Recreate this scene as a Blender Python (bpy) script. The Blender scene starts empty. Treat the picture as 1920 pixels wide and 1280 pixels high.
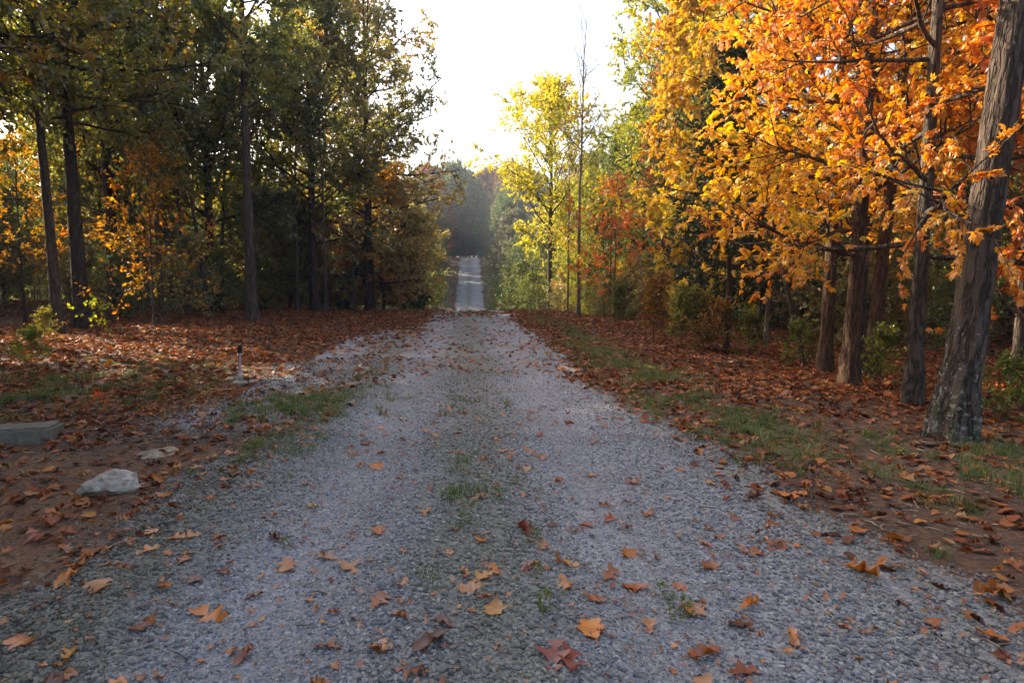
import bpy, math, random
import numpy as np
from mathutils import Vector, Matrix, Euler

random.seed(7)
S = bpy.context.scene
COL = S.collection
R = math.radians

# ------------------------------------------------------------------ camera, sky, sun, exposure
CAM_H, FPX, PITCH = 1.4, 1200.0, math.atan(120 / 1200)
cam = bpy.data.cameras.new('camera')
cam_o = bpy.data.objects.new('camera', cam)
COL.objects.link(cam_o)
cam.sensor_width = 36.0
cam.lens = 36.0 * FPX / 1920
cam.clip_start, cam.clip_end = 0.05, 3000
cam_o.location = (0, 0, CAM_H)
cam_o.rotation_euler = (math.pi / 2 - PITCH, 0, 0)
S.camera = cam_o

SUN_EL, SUN_AZ = R(30), R(60)          # azimuth measured from +Y (ahead) towards -X (left)
sun_vec = Vector((-math.sin(SUN_AZ) * math.cos(SUN_EL), math.cos(SUN_AZ) * math.cos(SUN_EL), math.sin(SUN_EL)))
W = bpy.data.worlds.new('World')
S.world = W
W.use_nodes = True
wn = W.node_tree.nodes
wl = W.node_tree.links
bg = wn['Background']
sky = wn.new('ShaderNodeTexSky')
sky.sky_type = 'NISHITA'
sky.sun_disc = False
sky.sun_elevation = SUN_EL
sky.sun_rotation = -SUN_AZ
sky.air_density, sky.dust_density, sky.ozone_density = 1.0, 7.0, 1.0
wl.new(sky.outputs[0], bg.inputs[0])
bg.inputs[1].default_value = 0.15
sun = bpy.data.lights.new('sun', 'SUN')
sun.energy = 5.0
sun.angle = R(0.55)
sun.color = (1.0, 0.83, 0.60)
sun_o = bpy.data.objects.new('sun', sun)
COL.objects.link(sun_o)
sun_o.location = (-30, 10, 40)
sun_o.rotation_euler = sun_vec.to_track_quat('Z', 'Y').to_euler()
S.view_settings.view_transform = 'Standard'
S.view_settings.look = 'None'
S.view_settings.gamma = 1
S.view_settings.use_curve_mapping = False
S.view_settings.exposure = 1.66
cy = S.cycles
cy.max_bounces, cy.diffuse_bounces, cy.glossy_bounces, cy.transmission_bounces = 5, 3, 2, 4
cy.volume_bounces = 0
cy.caustics_reflective = cy.caustics_refractive = False
cy.sample_clamp_indirect = 4.0

# ------------------------------------------------------------------ helpers
def tag(o, label=None, cat=None, group=None, kind=None):
    if label: o['label'] = label
    if cat: o['category'] = cat
    if group: o['group'] = group
    if kind: o['kind'] = kind
    return o

def link(name, data, parent=None):
    o = bpy.data.objects.new(name, data)
    COL.objects.link(o)
    if parent: o.parent = parent
    return o

def thing(name, label, cat, loc=(0, 0, 0), rz=0, group=None, tilt=(0, 0), scale=1.0):
    o = link(name, None)
    o.empty_display_size = 0.2
    o.location = loc
    o.rotation_euler = (tilt[0], tilt[1], rz)
    o.scale = (scale,) * 3
    return tag(o, label, cat, group)

def mesh(name, V, F, mats=(), attrs=None, smooth=False):
    """V (n,3); F list of (m,k) int arrays; attrs {name: per point float array}"""
    me = bpy.data.meshes.new(name)
    V = np.asarray(V, np.float32)
    if not isinstance(F, (list, tuple)): F = [F]
    F = [np.asarray(f, np.int32) for f in F if len(f)]
    me.vertices.add(len(V))
    me.vertices.foreach_set('co', V.ravel())
    idx = np.concatenate([f.ravel() for f in F])
    cnt = np.concatenate([np.full(len(f), f.shape[1], np.int32) for f in F])
    st = np.concatenate([[0], np.cumsum(cnt)[:-1]]).astype(np.int32)
    me.loops.add(len(idx))
    me.loops.foreach_set('vertex_index', idx)
    me.polygons.add(len(cnt))
    me.polygons.foreach_set('loop_start', st)
    me.polygons.foreach_set('loop_total', cnt)
    me.polygons.foreach_set('use_smooth', np.full(len(cnt), bool(smooth)))
    me.update(calc_edges=True)
    for m in mats: me.materials.append(m)
    for k, a in (attrs or {}).items():
        at_ = me.attributes.new(k, 'FLOAT', 'POINT')
        at_.data.foreach_set('value', np.asarray(a, np.float32))
    return me

def ss(a, b, x):
    t = np.clip((x - a) / (b - a), 0, 1)
    return t * t * (3 - 2 * t)

def vn(x, y, seed=0):
    """2-D value noise 0..1"""
    x = np.asarray(x, float); y = np.asarray(y, float)
    xi = np.floor(x).astype(np.int64); yi = np.floor(y).astype(np.int64)
    fx = x - xi; fy = y - yi
    fx = fx * fx * (3 - 2 * fx); fy = fy * fy * (3 - 2 * fy)
    def h(a, b):
        n = (a * 374761393 + b * 668265263 + seed * 974711) & 0x7fffffff
        n = ((n ^ (n >> 13)) * 1274126177) & 0x7fffffff
        return ((n ^ (n >> 16)) & 0xffff) / 65535.0
    return (h(xi, yi) * (1 - fx) + h(xi + 1, yi) * fx) * (1 - fy) + (h(xi, yi + 1) * (1 - fx) + h(xi + 1, yi + 1) * fx) * fy

def fbm(x, y, seed=0, o=3):
    s = 0; a = 0.5; t = 0
    for i in range(o):
        s = s + a * vn(x * 2 ** i, y * 2 ** i, seed + i * 17); t += a; a *= .5
    return s / t

# ------------------------------------------------------------------ the lie of the land
PY = np.array([-60, 0, 14, 22, 26.7, 31, 36, 42, 50, 57, 63, 68, 78, 92, 104, 112, 120, 135, 170, 300, 900.])
PZ = np.array([0, 0, 0, .01, 0, -.26, -.72, -1.5, -2.45, -2.75, -2.55, -2.15, -.55, 2.1, 4.0, 4.75, 5.1, 5.4, 7, 10, 14.])
_yy = np.linspace(-60, 900, 3841)
_zz = np.interp(_yy, PY, PZ)
_k = np.exp(-np.linspace(-2, 2, 17) ** 2); _k /= _k.sum()
_zz = np.convolve(np.pad(_zz, 8, mode='edge'), _k, 'valid')

def road_c(y):
    y = np.asarray(y, float)
    return -0.0665 * y + 0.0022 * np.clip(y - 70, 0, 60) * 1.0 - 0.006 * np.clip(y - 106, 0, 60) ** 2

def terrain(x, y):
    x = np.asarray(x, float); y = np.asarray(y, float)
    z = np.interp(y, _yy, _zz)
    dr = x - road_c(y)
    far = ss(27, 45, y)
    z = z + ss(2.0, 7, dr) * (-0.25 * ss(4, 20, y) + far * -.5) + ss(7, 40, dr) * .8
    z = z + ss(4, 22, -dr) * (0.5 - far * .2)
    off = ss(1.4, 3.5, np.abs(dr))
    z = z + off * (fbm(x * .5, y * .5, 3) - .5) * .22 + off * (fbm(x * 2.3, y * 2.3, 9) - .5) * .07
    z = z + (1 - off) * ((fbm(x * 1.1, y * .35, 5) - .5) * .05 - .03 * np.exp(-((np.abs(dr) - .78) / .28) ** 2) + .02)
    return z

def gravel_mask(x, y):
    dr = x - road_c(y)
    nz = (fbm(x * 1.3, y * .8, 21) - .5)
    near = 1 - ss(2.5, 9, y)
    hr = 1.62 + .55 * near
    right = 1 - ss(hr - .35, hr + .30, dr + nz * .7)
    hl = 1.45 + .35 * near
    left = 1 - ss(hl - .45, hl + .35, -dr + nz * .9)
    far = ss(28, 36, y)
    left = left * (1 - far) + far * (1 - ss(1.35, 1.75, -dr + nz * .5))
    pull = ss(-3.75, -3.2, x + nz * .7) * (1 - ss(-.2, .3, dr)) * ss(4.5, 6.5, y) * (1 - ss(15.5, 19, y)) * (.42 + .75 * fbm(x * 1.2, y * .7, 33))
    strip = np.exp(-((x + 3.25 + .03 * (y - 9) + nz * .4) / .33) ** 2) * ss(7.5, 8.5, y) * (1 - ss(15, 18, y)) * .9
    nearl = ss(-2.6, -1.5, x + nz * .8) * (1 - ss(0, .5, dr)) * (1 - ss(4.5, 6.5, y)) * .9
    return np.clip(np.maximum.reduce([right * left, pull, strip, nearl]), 0, 1)

def grass_mask(x, y):
    dr = x - road_c(y)
    n = fbm(x * 1.1, y * .7, 51); n2 = fbm(x * 3, y * 2.2, 57)
    a = np.exp(-((dr + 1.75) / .75) ** 2) * ss(4.2, 5.6, y) * (1 - ss(9, 11.5, y)) * ss(.36, .6, n + .3 * (n2 - .5)) * 1.0
    b = np.exp(-((dr - 2.45) / .5) ** 2) * ss(4, 6, y) * (1 - ss(20, 26, y)) * ss(.37, .58, n + .45 * (n2 - .5))
    c = np.exp(-((dr - 2.6) / .9) ** 2) * ss(25, 30, y) * .9
    d = np.exp(-(dr / .38) ** 2) * ss(.6, .78, n2) * .55 * (1 - ss(18, 24, y))
    e = np.exp(-((x - 3.6) / .9) ** 2) * (1 - ss(4.5, 6, y)) * ss(.5, .7, n2) * .8
    f = np.exp(-((x + 5.6) / 1.2) ** 2 - ((y - 8.0) / 1.5) ** 2) * ss(.4, .6, n2) * .9
    g = np.exp(-((dr + 2.6) / .5) ** 2) * ss(24, 28, y) * (1 - ss(70, 100, y)) * .8
    return np.clip(np.maximum.reduce([a, b, c, d, e, f, g]), 0, 1)

def dirt_mask(x, y):
    n = fbm(x * .9, y * .6, 71)
    a = ss(-1.6, -2.6, x + .8 * (n - .5)) * (1 - ss(4.4, 6.2, y)) * .95
    b = np.exp(-((x + 4.4) / 1.6) ** 2 - ((y - 7.6) / 1.3) ** 2) * ss(.36, .56, n)
    c = np.exp(-((x - 2.55) / .55) ** 2) * (1 - ss(4.5, 6, y)) * .25
    return np.clip(np.maximum.reduce([a, b, c]), 0, 1)

_fw = Vector((0, math.cos(PITCH), -math.sin(PITCH))); _up = Vector((0, math.sin(PITCH), math.cos(PITCH)))
def at(px, py):
    """point of the ground seen at a place of the photograph"""
    d = Vector(((px - 960) / FPX, 0, 0)) + _fw + _up * ((640 - py) / FPX)
    t = CAM_H / -d.z
    for _ in range(4):
        p = d * t
        t = (CAM_H - float(terrain(p.x, p.y))) / -d.z
    p = d * t
    return Vector((p.x, p.y, float(terrain(p.x, p.y))))

def col_at(px, Y):
    """x of a photograph column at distance Y (near the horizon)"""
    return (px - 960) / FPX * Y

# ------------------------------------------------------------------ materials
def new_mat(name):
    m = bpy.data.materials.new(name)
    m.use_nodes = True
    n = m.node_tree.nodes
    for k in list(n): n.remove(k)
    return m, n, m.node_tree.links

def ramp(n, stops, interp='LINEAR'):
    r = n.new('ShaderNodeValToRGB')
    r.color_ramp.interpolation = interp
    e = r.color_ramp.elements
    while len(e) < len(stops): e.new(.5)
    for i, (p, c) in enumerate(stops):
        e[i].position = p
        e[i].color = (*c, 1) if len(c) == 3 else c
    return r

def math_n(n, l, op, a, b=None, clamp=False):
    m = n.new('ShaderNodeMath'); m.operation = op; m.use_clamp = clamp
    for i, v in enumerate((a, b)):
        if v is None: continue
        if isinstance(v, (int, float)): m.inputs[i].default_value = v
        else: l.new(v, m.inputs[i])
    return m.outputs[0]

def mixc(n, l, fac, a, b, blend='MIX'):
    m = n.new('ShaderNodeMix'); m.data_type = 'RGBA'; m.blend_type = blend
    for s, v in ((m.inputs[0], fac), (m.inputs[6], a), (m.inputs[7], b)):
        if isinstance(v, (int, float)): s.default_value = v
        elif isinstance(v, tuple): s.default_value = (*v, 1)
        else: l.new(v, s)
    return m.outputs[2]

def noise(n, l, vec, scale, detail=3, rough=.55):
    t = n.new('ShaderNodeTexNoise'); t.inputs['Scale'].default_value = scale
    t.inputs['Detail'].default_value = detail; t.inputs['Roughness'].default_value = rough
    if vec is not None: l.new(vec, t.inputs['Vector'])
    return t.outputs['Fac']

def leaf_mat(name, stops, trans=.5, gloss=.06, source='attr', gain=1.0, trough=.45):
    m, n, l = new_mat(name)
    if source == 'attr':
        a = n.new('ShaderNodeAttribute'); a.attribute_name = 'v'; f = a.outputs['Fac']
    else:
        oi = n.new('ShaderNodeObjectInfo'); f = oi.outputs['Random']
    rp = ramp(n, stops); l.new(f, rp.inputs[0])
    oi2 = n.new('ShaderNodeObjectInfo')
    g = n.new('ShaderNodeNewGeometry')
    nz = noise(n, l, g.outputs['Position'], 14, 2)
    c = mixc(n, l, .35, rp.outputs[0], nz, 'OVERLAY') if source != 'attr' else rp.outputs[0]
    c = mixc(n, l, 1.0, c, oi2.outputs['Color'], 'MULTIPLY') if source == 'attr' else c
    df = n.new('ShaderNodeBsdfDiffuse'); l.new(c, df.inputs[0])
    tr = n.new('ShaderNodeBsdfTranslucent')
    hs = n.new('ShaderNodeHueSaturation'); hs.inputs['Saturation'].default_value = 1.12; hs.inputs['Value'].default_value = gain
    l.new(c, hs.inputs['Color']); l.new(hs.outputs[0], tr.inputs[0])
    mx = n.new('ShaderNodeMixShader'); mx.inputs[0].default_value = trans
    l.new(df.outputs[0], mx.inputs[1]); l.new(tr.outputs[0], mx.inputs[2])
    gl = n.new('ShaderNodeBsdfGlossy'); gl.inputs['Roughness'].default_value = trough
    gl.inputs[0].default_value = (1, 1, 1, 1)
    m2 = n.new('ShaderNodeMixShader'); m2.inputs[0].default_value = gloss
    l.new(mx.outputs[0], m2.inputs[1]); l.new(gl.outputs[0], m2.inputs[2])
    o = n.new('ShaderNodeOutputMaterial'); l.new(m2.outputs[0], o.inputs[0])
    return m

M = {}
M['oak'] = leaf_mat('dark oak foliage', [(0, (.06, .075, .018)), (.45, (.12, .135, .03)), (.72, (.21, .19, .038)), (.88, (.31, .18, .038)), (1, (.32, .09, .03))], .58, .08, gain=2.1)
M['olive'] = leaf_mat('olive brown oak foliage', [(0, (.10, .11, .03)), (.4, (.19, .18, .045)), (.7, (.29, .21, .055)), (.88, (.40, .19, .06)), (1, (.30, .08, .04))], .5, .10, gain=1.9)
M['orange'] = leaf_mat('orange hickory leaves', [(0, (.44, .10, .012)), (.22, (.63, .25, .017)), (.48, (.765, .40, .023)), (.78, (.82, .58, .045)), (.9, (.5, .40, .04)), (1, (.20, .20, .035))], .5, .06, gain=1.45)
M['rust'] = leaf_mat('rust orange hickory leaves', [(0, (.38, .075, .012)), (.3, (.58, .18, .015)), (.62, (.71, .31, .02)), (.88, (.74, .46, .03)), (1, (.30, .22, .03))], .5, .06, gain=1.45)
M['gold'] = leaf_mat('golden leaves', [(0, (.45, .22, .02)), (.4, (.66, .40, .03)), (.8, (.62, .50, .06)), (1, (.34, .36, .06))], .5, .05, gain=1.25)
M['lemon'] = leaf_mat('lemon yellow leaves', [(0, (.20, .22, .035)), (.35, (.40, .38, .045)), (.75, (.60, .50, .06)), (1, (.55, .38, .05))], .5, .05, gain=1.35)
M['ygreen'] = leaf_mat('yellow green leaves', [(0, (.14, .17, .03)), (.4, (.26, .28, .045)), (.75, (.46, .42, .06)), (.93, (.6, .42, .05)), (1, (.5, .16, .03))], .5, .05, gain=1.3)
M['under'] = leaf_mat('backlit understory leaves', [(0, (.10, .13, .02)), (.4, (.25, .24, .03)), (.7, (.5, .33, .03)), (1, (.55, .2, .02))], .55, .04, gain=1.5)
M['red'] = leaf_mat('orange red leaves', [(0, (.42, .055, .02)), (.5, (.6, .14, .025)), (.85, (.65, .3, .04)), (1, (.4, .3, .05))], .5, .05, gain=1.3)
M['cedar'] = leaf_mat('cedar needles', [(0, (.018, .032, .012)), (.6, (.04, .06, .02)), (1, (.075, .085, .03))], .25, .03)
M['green'] = leaf_mat('mid green leaves', [(0, (.06, .085, .025)), (.5, (.11, .14, .04)), (.85, (.2, .2, .05)), (1, (.3, .22, .06))], .45, .05, gain=1.4)
M['fargrey'] = leaf_mat('thinning grey brown foliage', [(0, (.10, .085, .06)), (.4, (.16, .14, .07)), (.75, (.2, .18, .07)), (1, (.32, .17, .07))], .4, .04, gain=1.2)
M['farred'] = leaf_mat('russet foliage', [(0, (.11, .06, .045)), (.5, (.18, .09, .06)), (.85, (.3, .12, .05)), (1, (.42, .2, .06))], .4, .04, gain=1.2)
M['fargreen'] = leaf_mat('far green foliage', [(0, (.055, .095, .035)), (.5, (.105, .155, .055)), (1, (.20, .21, .06))], .4, .04, gain=1.2)
M['weed'] = leaf_mat('weed leaves', [(0, (.07, .09, .02)), (.4, (.16, .17, .035)), (.75, (.32, .27, .04)), (1, (.45, .13, .03))], .5, .04, gain=1.3)

def bark_mat(name, base, lichen=0.0, scale=1.0, red=0.0):
    m, n, l = new_mat(name)
    tc = n.new('ShaderNodeTexCoord')
    mp = n.new('ShaderNodeMapping'); mp.inputs['Scale'].default_value = (1, 1, .16); l.new(tc.outputs['Object'], mp.inputs[0])
    mp.inputs['Scale'].default_value = (1, 1, .19)
    rn = noise(n, l, mp.outputs[0], 17 * scale, 3, .6)
    rid = math_n(n, l, 'ABSOLUTE', math_n(n, l, 'SUBTRACT', rn, .5))
    crack = ramp(n, [(.0, (0, 0, 0)), (.075, (1, 1, 1))]); l.new(rid, crack.inputs[0])
    n1 = noise(n, l, tc.outputs['Object'], 3.5 * scale, 4); n2 = noise(n, l, mp.outputs[0], 45 * scale, 4, .7)
    c0 = tuple(v * .45 for v in base); c1 = tuple(v * 1.35 for v in base)
    rp = ramp(n, [(.25, c0), (.75, c1)]); l.new(n2, rp.inputs[0])
    c = mixc(n, l, math_n(n, l, 'MULTIPLY', n1, .55), rp.outputs[0], tuple(v * f for v, f in zip(base, (1.25, 1.1, .9))))
    c = mixc(n, l, crack.outputs[0], mixc(n, l, .65, c, tuple(v * .2 for v in base)), c)
    if lichen:
        sp = n.new('ShaderNodeSeparateXYZ'); l.new(tc.outputs['Object'], sp.inputs[0])
        hz = n.new('ShaderNodeMapRange'); hz.inputs[1].default_value = 1.5; hz.inputs[2].default_value = .1
        l.new(sp.outputs[2], hz.inputs[0])
        ln = noise(n, l, tc.outputs['Object'], 24, 5, .68)
        k = math_n(n, l, 'MULTIPLY', hz.outputs[0], lichen)
        k = math_n(n, l, 'ADD', math_n(n, l, 'MULTIPLY', k, .23), ln)
        lr = ramp(n, [(.67, (0, 0, 0)), (.72, (1, 1, 1))]); l.new(k, lr.inputs[0])
        c = mixc(n, l, math_n(n, l, 'MULTIPLY', lr.outputs[0], .85), c, (.27, .31, .27))
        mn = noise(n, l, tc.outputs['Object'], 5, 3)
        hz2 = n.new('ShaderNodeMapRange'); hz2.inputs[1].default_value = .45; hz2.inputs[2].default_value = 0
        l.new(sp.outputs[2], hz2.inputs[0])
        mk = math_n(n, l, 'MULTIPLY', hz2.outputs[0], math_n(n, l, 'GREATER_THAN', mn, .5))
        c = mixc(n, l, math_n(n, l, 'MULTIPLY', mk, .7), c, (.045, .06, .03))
    b = n.new('ShaderNodeBsdfPrincipled'); l.new(c, b.inputs['Base Color']); b.inputs['Roughness'].default_value = .9
    b.inputs['Specular IOR Level'].default_value = .15
    h = math_n(n, l, 'ADD', crack.outputs[0], math_n(n, l, 'MULTIPLY', n2, .6))
    bp = n.new('ShaderNodeBump'); bp.inputs['Strength'].default_value = .9; bp.inputs['Distance'].default_value = .025 / scale
    l.new(h, bp.inputs['Height']); l.new(bp.outputs[0], b.inputs['Normal'])
    o = n.new('ShaderNodeOutputMaterial'); l.new(b.outputs[0], o.inputs[0])
    return m

M['bark'] = bark_mat('grey brown bark', (.12, .10, .085))
M['bark_dark'] = bark_mat('dark oak bark', (.075, .062, .055))
M['bark_hick'] = bark_mat('shaggy hickory bark', (.105, .083, .07), .62, .8)
M['bark_red'] = bark_mat('reddish brown bark', (.135, .088, .062), 0, 1.2)
M['bark_pale'] = bark_mat('pale sapling bark', (.26, .21, .17), 0, 1.5)

def gravel_nodes(n, l, vec):
    """colour and height of crushed limestone"""
    g1 = n.new('ShaderNodeTexVoronoi'); g1.inputs['Scale'].default_value = 44; l.new(vec, g1.inputs['Vector'])
    g2 = n.new('ShaderNodeTexVoronoi'); g2.inputs['Scale'].default_value = 120; l.new(vec, g2.inputs['Vector'])
    sp = n.new('ShaderNodeSeparateColor'); l.new(g1.outputs['Color'], sp.inputs[0])
    sp2 = n.new('ShaderNodeSeparateColor'); l.new(g2.outputs['Color'], sp2.inputs[0])
    r = ramp(n, [(0, (.15, .155, .165)), (.35, (.26, .265, .28)), (.7, (.36, .36, .375)), (.92, (.45, .44, .43)), (1, (.34, .27, .21))])
    l.new(sp.outputs[0], r.inputs[0])
    r2 = ramp(n, [(0, (.15, .15, .155)), (.6, (.33, .33, .345)), (1, (.45, .45, .46))]); l.new(sp2.outputs[1], r2.inputs[0])
    c = mixc(n, l, .45, r.outputs[0], r2.outputs[0])
    big = noise(n, l, vec, .9, 3)
    tone = ramp(n, [(.3, (.78, .78, .74)), (.65, (1.08, 1.09, 1.12))]); l.new(big, tone.inputs[0])
    c = mixc(n, l, 1.0, c, tone.outputs[0], 'MULTIPLY')
    h = math_n(n, l, 'SUBTRACT', 1.0, math_n(n, l, 'ADD', g1.outputs['Distance'], math_n(n, l, 'MULTIPLY', g2.outputs['Distance'], .5)))
    return c, h

def ground_mat(name, road):
    m, n, l = new_mat(name)
    tc = n.new('ShaderNodeTexCoord'); vec = tc.outputs['Object']
    def attr(k):
        a = n.new('ShaderNodeAttribute'); a.attribute_name = k; return a.outputs['Fac']
    gc, gh = gravel_nodes(n, l, vec)
    # soil
    s1 = noise(n, l, vec, 2.2, 5, .6); s2 = noise(n, l, vec, 34, 4, .7)
    soil = ramp(n, [(.3, (.035, .025, .018)), (.5, (.085, .058, .040)), (.7, (.15, .10, .066))]); l.new(mixc(n, l, .5, s1, s2), soil.inputs[0])
    clay = ramp(n, [(.3, (.07, .038, .024)), (.5, (.17, .09, .05)), (.72, (.28, .16, .085))]); l.new(mixc(n, l, .5, s1, s2), clay.inputs[0])
    # leaf litter: overlapping cells
    v1 = n.new('ShaderNodeTexVoronoi'); v1.inputs['Scale'].default_value = 19; l.new(vec, v1.inputs['Vector'])
    sp = n.new('ShaderNodeSeparateColor'); l.new(v1.outputs['Color'], sp.inputs[0])
    lit = ramp(n, [(0, (.03, .02, .015)), (.3, (.065, .034, .022)), (.6, (.12, .058, .034)), (.85, (.18, .09, .05)), (1, (.16, .12, .085))]); l.new(mixc(n, l, .5, sp.outputs[0], s2), lit.inputs[0])
    litc = mixc(n, l, .35, lit.outputs[0], soil.outputs[0])
    c = mixc(n, l, attr('litter'), soil.outputs[0], litc)
    c = mixc(n, l, attr('dirt'), c, clay.outputs[0])
    gn = noise(n, l, vec, 7, 4, .7)
    gcol = ramp(n, [(.3, (.05, .06, .018)), (.7, (.12, .125, .035))]); l.new(s2, gcol.inputs[0])
    gk = math_n(n, l, 'MULTIPLY', attr('grass'), math_n(n, l, 'ADD', gn, .25), True)
    c = mixc(n, l, gk, c, gcol.outputs[0])
    gm = math_n(n, l, 'ADD', attr('gravel'), math_n(n, l, 'MULTIPLY', math_n(n, l, 'SUBTRACT', gn, .5), .9))
    gr = ramp(n, [(.34, (0, 0, 0)), (.62, (1, 1, 1))]); l.new(gm, gr.inputs[0])
    # fines and moss between the wheel tracks
    tint = mixc(n, l, math_n(n, l, 'MULTIPLY', attr('mid'), .68), gc, (.15, .148, .095))
    c = mixc(n, l, gr.outputs[0], c, tint)
    b = n.new('ShaderNodeBsdfPrincipled'); l.new(c, b.inputs['Base Color'])
    b.inputs['Roughness'].default_value = .85; b.inputs['Specular IOR Level'].default_value = .25
    hl = math_n(n, l, 'ADD', math_n(n, l, 'ADD', math_n(n, l, 'MULTIPLY', v1.outputs['Distance'], 1.2), s2), math_n(n, l, 'MULTIPLY', noise(n, l, vec, 9, 5, .7), 2.2))
    hm = n.new('ShaderNodeMix'); l.new(gr.outputs[0], hm.inputs[0]); l.new(hl, hm.inputs[2]); l.new(gh, hm.inputs[3])
    bp = n.new('ShaderNodeBump'); bp.inputs['Strength'].default_value = .8; bp.inputs['Distance'].default_value = .018
    l.new(hm.outputs[0], bp.inputs['Height']); l.new(bp.outputs[0], b.inputs['Normal'])
    o = n.new('ShaderNodeOutputMaterial'); l.new(b.outputs[0], o.inputs[0])
    return m

M['ground'] = ground_mat('woodland floor', False)
M['road'] = ground_mat('gravel road surface', True)

def stone_mat(name, stops, source='random', rough=.8, nscale=60):
    m, n, l = new_mat(name)
    oi = n.new('ShaderNodeObjectInfo'); tc = n.new('ShaderNodeTexCoord')
    rp = ramp(n, stops)
    nz = noise(n, l, tc.outputs['Object'], nscale, 4, .65)
    f = oi.outputs['Random'] if source == 'random' else nz
    l.new(f, rp.inputs[0])
    sh = ramp(n, [(.25, (.72, .72, .70)), (.7, (1.12, 1.12, 1.12))]); l.new(nz, sh.inputs[0])
    c = mixc(n, l, 1.0, rp.outputs[0], sh.outputs[0], 'MULTIPLY')
    if source == 'random':
        # stones stained by soil at the left of the wheel tracks and mossy between them
        ge = n.new('ShaderNodeNewGeometry'); sx = n.new('ShaderNodeSeparateXYZ'); l.new(ge.outputs['Position'], sx.inputs[0])
        d_ = math_n(n, l, 'ADD', sx.outputs[0], math_n(n, l, 'MULTIPLY', sx.outputs[1], .0665))
        bn = noise(n, l, ge.outputs['Position'], 1.3, 3)
        d2 = math_n(n, l, 'ADD', d_, math_n(n, l, 'MULTIPLY', math_n(n, l, 'SUBTRACT', bn, .5), 1.6))
        st = ramp(n, [(0, (.50, .42, .32)), (.2, (.62, .59, .45)), (.32, (1.0, 1.02, 1.06)), (.42, (1.02, 1.04, 1.08)), (.49, (.80, .80, .67)), (.55, (.80, .80, .67)), (.62, (1.0, 1.02, 1.06)), (.74, (1.0, 1.02, 1.05)), (.86, (.86, .82, .76)), (1, (.62, .52, .42))])
        mr = n.new('ShaderNodeMapRange'); mr.inputs[1].default_value = -2.6; mr.inputs[2].default_value = 2.6
        l.new(d2, mr.inputs[0]); l.new(mr.outputs[0], st.inputs[0])
        c = mixc(n, l, 1.0, c, st.outputs[0], 'MULTIPLY')
    b = n.new('ShaderNodeBsdfPrincipled'); l.new(c, b.inputs['Base Color']); b.inputs['Roughness'].default_value = rough
    b.inputs['Specular IOR Level'].default_value = .3
    bp = n.new('ShaderNodeBump'); bp.inputs['Strength'].default_value = .5; bp.inputs['Distance'].default_value = .01
    l.new(nz, bp.inputs['Height']); l.new(bp.outputs[0], b.inputs['Normal'])
    o = n.new('ShaderNodeOutputMaterial'); l.new(b.outputs[0], o.inputs[0])
    return m

M['pebble'] = stone_mat('crushed limestone', [(0, (.14, .145, .155)), (.3, (.25, .255, .27)), (.62, (.35, .355, .37)), (.85, (.45, .45, .45)), (.94, (.30, .25, .19)), (1, (.58, .57, .56))])
M['rock'] = stone_mat('pale limestone rock', [(.3, (.20, .155, .105)), (.45, (.36, .315, .26)), (.7, (.47, .43, .375))], 'noise', .85, 9)
M['rock_tan'] = stone_mat('tan sandstone', [(.3, (.19, .15, .10)), (.5, (.34, .27, .19)), (.7, (.42, .35, .26))], 'noise', .85, 9)
FALL = [(0, (.12, .04, .02)), (.15, (.24, .07, .024)), (.4, (.40, .125, .032)), (.65, (.52, .19, .04)), (.8, (.48, .22, .08)), (.92, (.32, .06, .028)), (1, (.58, .29, .05))]
M['fall'] = leaf_mat('dry fallen leaf', FALL, .22, .07, 'random', gain=1.1, trough=.4)
M['litter'] = leaf_mat('dry litter leaf', [(0, (.06, .024, .012)), (.3, (.17, .052, .02)), (.55, (.29, .088, .026)), (.8, (.41, .145, .036)), (.95, (.36, .19, .08)), (1, (.52, .21, .035))], .25, .035, 'random', gain=1.1, trough=.5)
M['blade'] = leaf_mat('grass blade', [(0, (.07, .115, .022)), (.6, (.13, .19, .04)), (.85, (.22, .22, .07)), (1, (.36, .28, .14))], .4, .04, 'random')

def plain(name, col, rough=.6, nz=.25, scale=25, spec=.3):
    m, n, l = new_mat(name)
    tc = n.new('ShaderNodeTexCoord')
    f = noise(n, l, tc.outputs['Object'], scale, 4, .6)
    rp = ramp(n, [(.3, tuple(v * (1 - nz) for v in col)), (.7, tuple(min(1, v * (1 + nz)) for v in col))]); l.new(f, rp.inputs[0])
    b = n.new('ShaderNodeBsdfPrincipled'); l.new(rp.outputs[0], b.inputs['Base Color']); b.inputs['Roughness'].default_value = rough
    b.inputs['Specular IOR Level'].default_value = spec
    bp = n.new('ShaderNodeBump'); bp.inputs['Strength'].default_value = .25; bp.inputs['Distance'].default_value = .005
    l.new(f, bp.inputs['Height']); l.new(bp.outputs[0], b.inputs['Normal'])
    o = n.new('ShaderNodeOutputMaterial'); l.new(b.outputs[0], o.inputs[0])
    return m

# ------------------------------------------------------------------ ground and road
def seg(*s):
    out = []
    for a, b, d in s: out.append(np.arange(a, b - 1e-6, d))
    return np.concatenate(out)

def grid_faces(ny, nx):
    i = np.arange(ny - 1)[:, None] * nx + np.arange(nx - 1)[None]
    i = i.ravel()
    return np.stack([i, i + 1, i + nx + 1, i + nx], 1)

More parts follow.
